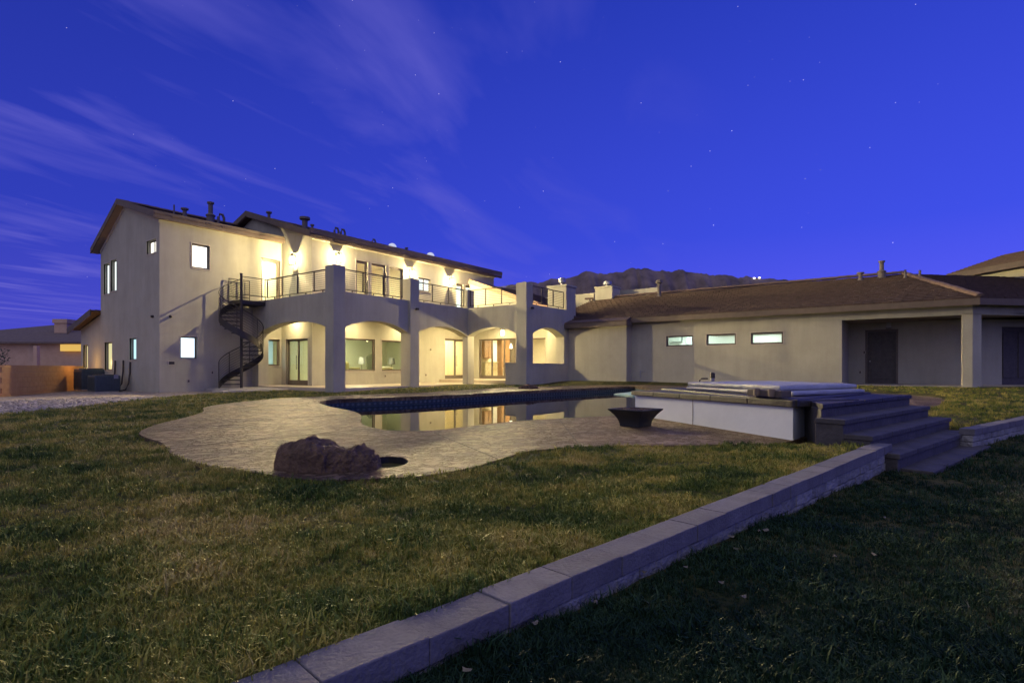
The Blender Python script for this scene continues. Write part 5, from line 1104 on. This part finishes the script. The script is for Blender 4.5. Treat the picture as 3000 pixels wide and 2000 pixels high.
# block wall towards the neighbour
NBW = mat('lamplit_block',(.55,.30,.13),(.62,.36,.17),2.5,.9,.5,30)  # orange lamplight is put into the block colour
nb0, nb1, nb2 = (-18.9,20.3),(-23.2,31.0),(-27.5,42.0)
t = thing('boundary_wall','block boundary wall between the yards, lamplight in its colour','wall',(*rf(*nb0),-.2))
def bwall(p,q_):
    p,q_ = Vector(p),Vector(q_); d = q_-p; L_ = d.length; d.normalize(); nr = Vector((d.y,-d.x)); n = max(int(L_/.42),1); ln = L_/n
    m0 = MB(); m0.box(0,ln-.008,0,.19,0,.192); bmsh = m0.mesh('block'); bmsh.materials.append(NBW)
    xw = Vector(rf(*(p+d)))-Vector(rf(*p)); ang_ = math.atan2(xw.y,xw.x)
    for c in range(6):
        for k in range(n):
            o_ = rf(*(p+d*(ln*(k+(.5 if c % 2 else 0)))))
            dup(bmsh,'block',Matrix.Translation((*o_,-.25+.2*c)) @ Matrix.Rotation(ang_,4,'Z'),t)
    m0 = MB(); a0 = rf(*p); m0.box(0,L_+.2,-.02,.21,.95,1.02); m0_ = m0.build('coping',NBW,t); m0_.data.transform(Matrix.Translation((*a0,0)) @ Matrix.Rotation(ang_,4,'Z'))
bwall(nb0,nb1)
t2 = thing('gate','dark metal yard gate at the end of the boundary wall','gate',(*rf(-18.8,20.0),-.2)); g0 = Vector(rf(-19.0,20.15)); g1 = Vector(rf(-17.4,18.6)) if False else Vector(rf(-19.6,18.9)); dv = (g1-g0).normalized()
for k in range(9): p = g0+dv*(.14*k); m = MB(); m.tube([(p.x,p.y,-.2),(p.x,p.y,.95)],.02,6); m.build('bar',IRON,t2)
for z in (-.05,.9): m = MB(); m.tube([(g0.x,g0.y,z),(g0.x+dv.x*1.12,g0.y+dv.y*1.12,z)],.022,6); m.build('rail',IRON,t2)
# neighbour house
nh = thing('neighbour_house','low brown neighbouring house with a stubby chimney behind the boundary wall','house',(*rf(-37,46),0)); NST = mat('neighbour_stucco',(.52,.35,.23),(.60,.42,.28),2,.9); NRF = mat('neighbour_roof',(.12,.09,.075),(.18,.135,.11),4,.9,.5,8)
def nq(r_,f_,z): return (*rf(r_,f_),z)
m = MB(); m.prism([rf(-52,46),rf(-33,46),rf(-33,58),rf(-52,58)],-.3,3.2); m.build('wall',NST,nh)
m = MB(); e0,e1,r0,r1 = (-53,45.4),(-32.4,45.4),(-50,52),(-42.3,52)
m.quad(nq(*e0,3.1),nq(*e1,3.1),nq(*r1,5.1),nq(*r0,4.1)); m.quad(nq(*e1,3.1),nq(-32.4,58.6,3.1),nq(*r1,5.1)); m.quad(nq(-53,58.6,3.1),nq(*e0,3.1),nq(*r0,4.1)); m.quad(nq(*e0,2.95),nq(*e1,2.95),nq(*e1,3.1),nq(*e0,3.1)); m.quad(nq(-32.4,58.6,3.1),nq(-53,58.6,3.1),nq(*r0,4.1),nq(*r1,5.1)); nr_ = m.build('roof',NRF,nh)
m = MB(); m.prism([rf(-40.3,48.5),rf(-39.2,48.5),rf(-39.2,49.5),rf(-40.3,49.5)],3,4.9); m.prism([rf(-40.4,48.4),rf(-39.1,48.4),rf(-39.1,49.6),rf(-40.4,49.6)],4.9,5.25); m.build('chimney',NST,nr_)
m = MB(); m.prism([rf(-37.4,45.6),rf(-34.6,45.6),rf(-34.6,45.9),rf(-37.4,45.9)],2.35,2.9); m.build('porch_light_panel',glow('porch_glow',(1.0,.62,.12),.42),nh)
m = MB(); m.prism([rf(-37.9,43.6),rf(-37.6,43.6),rf(-37.6,43.9),rf(-37.9,43.9)],-.3,2.7); m.build('porch_post',NST,nh)
# yard lamp, post added this side so its orange light reaches the wall
t = thing('yard_lamp','lit domed yard lamp standing at the boundary wall','lamp',(0,0,0))
# low domed lamp head seen over the coping
dx_, dy_ = rf(-20.9,26.9)
m = MB(); m.tube([(dx_,dy_,-.25),(dx_,dy_,1.14)],.03,8); m.build('post',IRON,t); m = MB(); m.lathe([(.27,0),(.24,.06),(.14,.12),(.01,.15)],(dx_,dy_,1.14),16); m.build('lamp_head',clear_bulb('yard_lamp_glass',(1,.8,.42),2.2),t,smooth=True)
t.location = (dx_,dy_,-.2); point_light('yard_lamp_light',(dx_,dy_,1.19),.05,15,(1.0,.55,.14))
# the orange point light stands in for an unseen street light
# shrub at the frame edge
def shrub(c, rad, hh, lab, n=900):
    t = thing('shrub',lab,'shrub',(*c,-.2)); m = MB(); 
    for k in range(5): a = random.uniform(0,6.28); m.tube([(c[0],c[1],-.2),(c[0]+.3*rad*math.cos(a),c[1]+.3*rad*math.sin(a),hh*.5),(c[0]+.7*rad*math.cos(a),c[1]+.7*rad*math.sin(a),hh*.8)],[.05,.03,.012],6)
    m.build('trunk',mat('bark',(.08,.06,.045),(.12,.09,.07),10,.9),t); m = MB()
    for k in range(n):
        a = random.uniform(0,6.28); b = random.uniform(-1,1); q_ = random.uniform(.45,1)**.6; p = Vector((c[0]+rad*q_*math.cos(a)*math.sqrt(1-b*b),c[1]+rad*q_*math.sin(a)*math.sqrt(1-b*b),hh*.6+hh*.42*q_*b)); p += Vector((mnoise.noise(p*1.7),mnoise.noise(p*1.7+Vector((5,0,0))),0))*.3
        u = Vector((random.gauss(0,1),random.gauss(0,1),random.gauss(0,1))).normalized(); v = u.orthogonal().normalized(); s = random.uniform(.05,.11); m.quad(p-u*s,p+v*s*.5,p+u*s,p-v*s*.5)
    m.build('crown',mat('shrub_leaf',(.035,.05,.02),(.06,.075,.03),9,.8),t)
shrub(rf(-33.5,34.5),1.6,2.7,'dark leafy shrub in front of the neighbouring house')
# lights on the mountain crest
for k,(px,py) in enumerate(((2203,812),(2218,811))):
    d_ = MD*1.0; r_ = (px-1500)/F*d_; X_,Y_ = rf(r_,d_-30); z_ = CZ+(HZ-py)*(d_-30)/F
    m = MB(); m.box(X_-5,X_+5,Y_-5,Y_+5,z_-8,z_-2); o = m.build('summit_station',glow('summit_lights',(1,.95,.85),2.0),None); tag(o,'tiny lit station building on the mountain crest','building','summit buildings')

# ---------------------------------------------------------------- grass
def blade_tuft(seed, nb_, hh, dead):
    rnd = random.Random(seed); m = MB()
    for k in range(nb_):
        a = rnd.uniform(0,6.28); r_ = rnd.uniform(0,.028); bx0,by0 = r_*math.cos(a), r_*math.sin(a); h = hh*rnd.uniform(.5,1.15); ln = rnd.uniform(.2,.9)*h; b = rnd.uniform(0,6.28); w_ = rnd.uniform(.0011,.0022)
        dx,dy = math.cos(b),math.sin(b); sx,sy = -dy*w_,dx*w_
        p0 = (bx0,by0,-.004); p1 = (bx0+dx*ln*.3,by0+dy*ln*.3,h*.6); p2 = (bx0+dx*ln,by0+dy*ln,h*rnd.uniform(.75,1.0))
        b0 = len(m.v); m.v += [(p0[0]-sx,p0[1]-sy,p0[2]),(p0[0]+sx,p0[1]+sy,p0[2]),(p1[0]+sx*.8,p1[1]+sy*.8,p1[2]),(p1[0]-sx*.8,p1[1]-sy*.8,p1[2]),p2]
        m.f += [(b0,b0+1,b0+2,b0+3),(b0+3,b0+2,b0+4)]
    return m
def grass_mat(name, stops, bias):
    m = bpy.data.materials.new(name); m.use_nodes = True; t = m.node_tree; b = t.nodes['Principled BSDF']; b.inputs['Roughness'].default_value = .6; b.inputs['Specular IOR Level'].default_value = .12
    oi = t.nodes.new('ShaderNodeObjectInfo'); g = t.nodes.new('ShaderNodeNewGeometry')
    n = t.nodes.new('ShaderNodeTexNoise'); n.inputs['Scale'].default_value = 1.15; n.inputs['Detail'].default_value = 6; n.inputs['Roughness'].default_value = .66; t.links.new(g.outputs['Position'], n.inputs['Vector'])
    ad = t.nodes.new('ShaderNodeMath'); ad.operation = 'MULTIPLY_ADD'; t.links.new(oi.outputs['Random'], ad.inputs[0]); ad.inputs[1].default_value = .30
    sb = t.nodes.new('ShaderNodeMath'); sb.operation = 'MULTIPLY_ADD'; t.links.new(n.outputs[0], sb.inputs[0]); sb.inputs[1].default_value = 1.9; sb.inputs[2].default_value = -.60+bias; t.links.new(sb.outputs[0], ad.inputs[2])
    r = t.nodes.new('ShaderNodeValToRGB'); t.links.new(ad.outputs[0], r.inputs[0]); els = r.color_ramp.elements
    els[0].position = stops[0][0]; els[0].color = (*stops[0][1],1); els[1].position = stops[-1][0]; els[1].color = (*stops[-1][1],1)
    for ps, cc in stops[1:-1]: e_ = els.new(ps); e_.color = (*cc,1)
    t.links.new(r.outputs[0], b.inputs['Base Color']); return m
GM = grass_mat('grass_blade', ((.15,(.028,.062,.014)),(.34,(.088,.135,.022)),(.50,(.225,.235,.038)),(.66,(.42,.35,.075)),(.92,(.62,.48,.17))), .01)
GM2 = grass_mat('grass_blade_lower_shaded', ((.2,(.009,.026,.012)),(.45,(.016,.042,.018)),(.62,(.04,.075,.028)),(.75,(.12,.12,.055)),(.95,(.32,.29,.18))), -.05)  # the lower lawn's shade is put into this darker blade colour
def tuft_set(matl, nm):
    c_ = bpy.data.collections.new(nm)
    for k in range(6):
        o = bpy.data.objects.new('grass_tuft', blade_tuft(k, 12, .028 if k < 4 else .042, 0).mesh('grass_tuft')); o.data.materials.append(matl); c_.objects.link(o)
    return c_
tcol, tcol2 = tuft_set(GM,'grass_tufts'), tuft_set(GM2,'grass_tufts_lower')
def scatter(n, rmin, rmax, amin, amax, seed):
    rs = np.random.RandomState(seed); rr = np.exp(rs.uniform(math.log(rmin), math.log(rmax), n)); aa = rs.uniform(amin, amax, n)
    r_, f_ = rr*np.sin(aa), rr*np.cos(aa); return np.stack([CA*f_+SA*r_, SA*f_-CA*r_], -1), rr
P_, rr_ = scatter(240000, .6, 26, R(-68), R(95), 11)
ok = ~inpoly(P_, deck_s)
sd = side_of_wall(P_)
on_wall = (sd > -.08) & (sd < .082); ok &= ~on_wall
stairs = np.array([rf(*(Bp+ev*-.12-pv*1.4)),rf(*(Bp+ev*-.12+pv*.93)),rf(*(Bp+ev*2.57+pv*.93)),rf(*(Bp+ev*3.1+pv*.35)),rf(*(Bp+ev*3.1-pv*1.4))]); ok &= ~inpoly(P_, stairs)
foot = [(13.6,18.85),(22.05,18.85),(22.05,15.2),(26.0,15.2),(26.1,11.8),(26.7,11.8),(26.6,-1.9),(40,-15),(40,40),(9.9,40),(9.9,25.5),(11.0,25.5),(11.0,22.4),(13.6,22.4)]
ok &= ~inpoly(P_, foot)
(ax_, ay_), (bx2, by2) = DIRT0, DIRT1; dl_ = math.hypot(bx2-ax_,by2-ay_); nx_, ny_ = -(by2-ay_)/dl_, (bx2-ax_)/dl_
ok &= ((P_[:,0]-ax_)*nx_+(P_[:,1]-ay_)*ny_) < .15
P_ = P_[ok]; rr_ = rr_[ok]; Z_ = heights(P_); sd = sd[ok]
def grass_object(sel, coll, name, lab):
    P2_, Z2_, r2_ = P_[sel], Z_[sel], rr_[sel]
    gme = bpy.data.meshes.new(name); gme.from_pydata([(p[0],p[1],z) for p,z in zip(P2_,Z2_)], [], [])
    at = gme.attributes.new('size','FLOAT','POINT')
    clump = np.array([1+.55*mnoise.noise((p[0]*2.6,p[1]*2.6,2.0))+.35*mnoise.noise((p[0]*8,p[1]*8,5.0)) for p in P2_]); clump[np.random.rand(len(clump)) < .02] *= 1.6
    at.data.foreach_set('value', (np.clip(.74+.05*r2_,.75,1.5)*clump*np.random.uniform(.55,1.3,len(r2_))).astype(np.float32))
    gob = bpy.data.objects.new(name, gme); COL.objects.link(gob); gob['kind'] = 'stuff'; gob['label'] = lab
    ng = bpy.data.node_groups.new(name+'_scatter','GeometryNodeTree'); ng.interface.new_socket('Geometry',in_out='INPUT',socket_type='NodeSocketGeometry'); ng.interface.new_socket('Geometry',in_out='OUTPUT',socket_type='NodeSocketGeometry')
    gi = ng.nodes.new('NodeGroupInput'); go = ng.nodes.new('NodeGroupOutput'); mp = ng.nodes.new('GeometryNodeMeshToPoints'); ip = ng.nodes.new('GeometryNodeInstanceOnPoints'); ci = ng.nodes.new('GeometryNodeCollectionInfo')
    ci.inputs['Collection'].default_value = coll; ci.inputs['Separate Children'].default_value = True; ci.inputs['Reset Children'].default_value = True; ip.inputs['Pick Instance'].default_value = True
    rv = ng.nodes.new('FunctionNodeRandomValue'); rv.data_type = 'FLOAT_VECTOR'; rv.inputs[0].default_value = (-.25,-.25,0); rv.inputs[1].default_value = (.25,.25,6.283)
    na_ = ng.nodes.new('GeometryNodeInputNamedAttribute'); na_.data_type = 'FLOAT'; na_.inputs[0].default_value = 'size'
    ng.links.new(gi.outputs[0], mp.inputs[0]); ng.links.new(mp.outputs[0], ip.inputs['Points']); ng.links.new(ci.outputs[0], ip.inputs['Instance']); ng.links.new(rv.outputs[0], ip.inputs['Rotation']); ng.links.new(na_.outputs[0], ip.inputs['Scale']); ng.links.new(ip.outputs[0], go.inputs[0])
    gob.modifiers.new('scatter','NODES').node_group = ng
grass_object(sd > 0, tcol, 'grass', 'short half dormant grass on the upper lawn'); grass_object(sd <= 0, tcol2, 'grass_lower_shaded', 'short grass on the lower lawn, shade painted into its colour')
# gravel strip beside the gable wall
rs_ = np.random.RandomState(5); gp = []
ux, uy = (bx2-ax_)/dl_, (by2-ay_)/dl_
for k in range(5200):
    a_, b_ = rs_.uniform(-6,dl_+1), rs_.exponential(1.6)+.05
    x, y = ax_+ux*a_+nx_*b_, ay_+uy*a_+ny_*b_
    if (x > X0-.1 and y > 25.4) or b_ > 9: continue
    gp.append((x,y))
gz = heights(gp); gv = bpy.data.meshes.new('gravel'); gv.from_pydata([(p[0],p[1],z) for p,z in zip(gp,gz)],[],[])
at = gv.attributes.new('size','FLOAT','POINT'); at.data.foreach_set('value', rs_.uniform(.018,.075,len(gp)).astype(np.float32)*rs_.uniform(.5,1,len(gp)).astype(np.float32))
bmr = bmesh.new(); bmesh.ops.create_icosphere(bmr, subdivisions=2, radius=1)
for v in bmr.verts: v.co *= 1+.3*mnoise.noise(v.co*1.7); v.co.z *= .6
pm2 = bpy.data.meshes.new('pebble'); bmr.to_mesh(pm2); bmr.free(); pm2.materials.append(vary(mat('gravel_stone',(.26,.22,.19),(.42,.37,.33),14,.9),.5,1.2)); po = bpy.data.objects.new('pebble',pm2); pc = bpy.data.collections.new('pebbles'); pc.objects.link(po)
go_ = bpy.data.objects.new('gravel',gv); COL.objects.link(go_); go_['kind'] = 'stuff'; go_['label'] = 'pale loose gravel beside the gable wall'
ng2 = bpy.data.node_groups['grass_scatter'].copy(); go_.modifiers.new('scatter','NODES').node_group = ng2
for n_2 in ng2.nodes:
    if n_2.bl_idname == 'GeometryNodeCollectionInfo': n_2.inputs['Collection'].default_value = pc
# fallen leaves
LEAF = mat('dry_leaf',(.13,.115,.075),(.19,.165,.11),20,.8)
for k,(px,py) in enumerate(((1745,1765),(1565,1820),(1890,1675),(2225,1555),(2240,1552),(2145,1570),(2160,1607),(2590,1515),(2565,1625),(2445,1628),(2010,1660),(2115,1705),(1365,1960),(2180,1745))):
    zl = 0.0
    for _ in range(3): x,y = G(px,py,zl); zl = hgt(x,y)+.035
    s = random.uniform(.012,.02); a = random.uniform(0,6.28); m = MB(); ring = []
    for j in range(10):
        th = 6.283*j/10; q_ = s*(1+.35*math.cos(th))*(1 if j % 2 else .8); ring.append((q_*math.cos(th), q_*.6*math.sin(th), .004*math.cos(2*th)+random.uniform(0,.003)))
    b0 = len(m.v); m.v += ring+[(0,0,.004)]; m.f += [(j,(j+1) % 10,10) for j in range(10)]
    o = m.build('dry_leaf',LEAF,None); o.data.transform(Matrix.Translation((x,y,zl)) @ Matrix.Rotation(a,4,'Z') @ Matrix.Rotation(random.uniform(-.4,.4),4,'X')); tag(o,'small pale dry leaf lying on the lower lawn','leaf','dry leaves on the lower lawn')
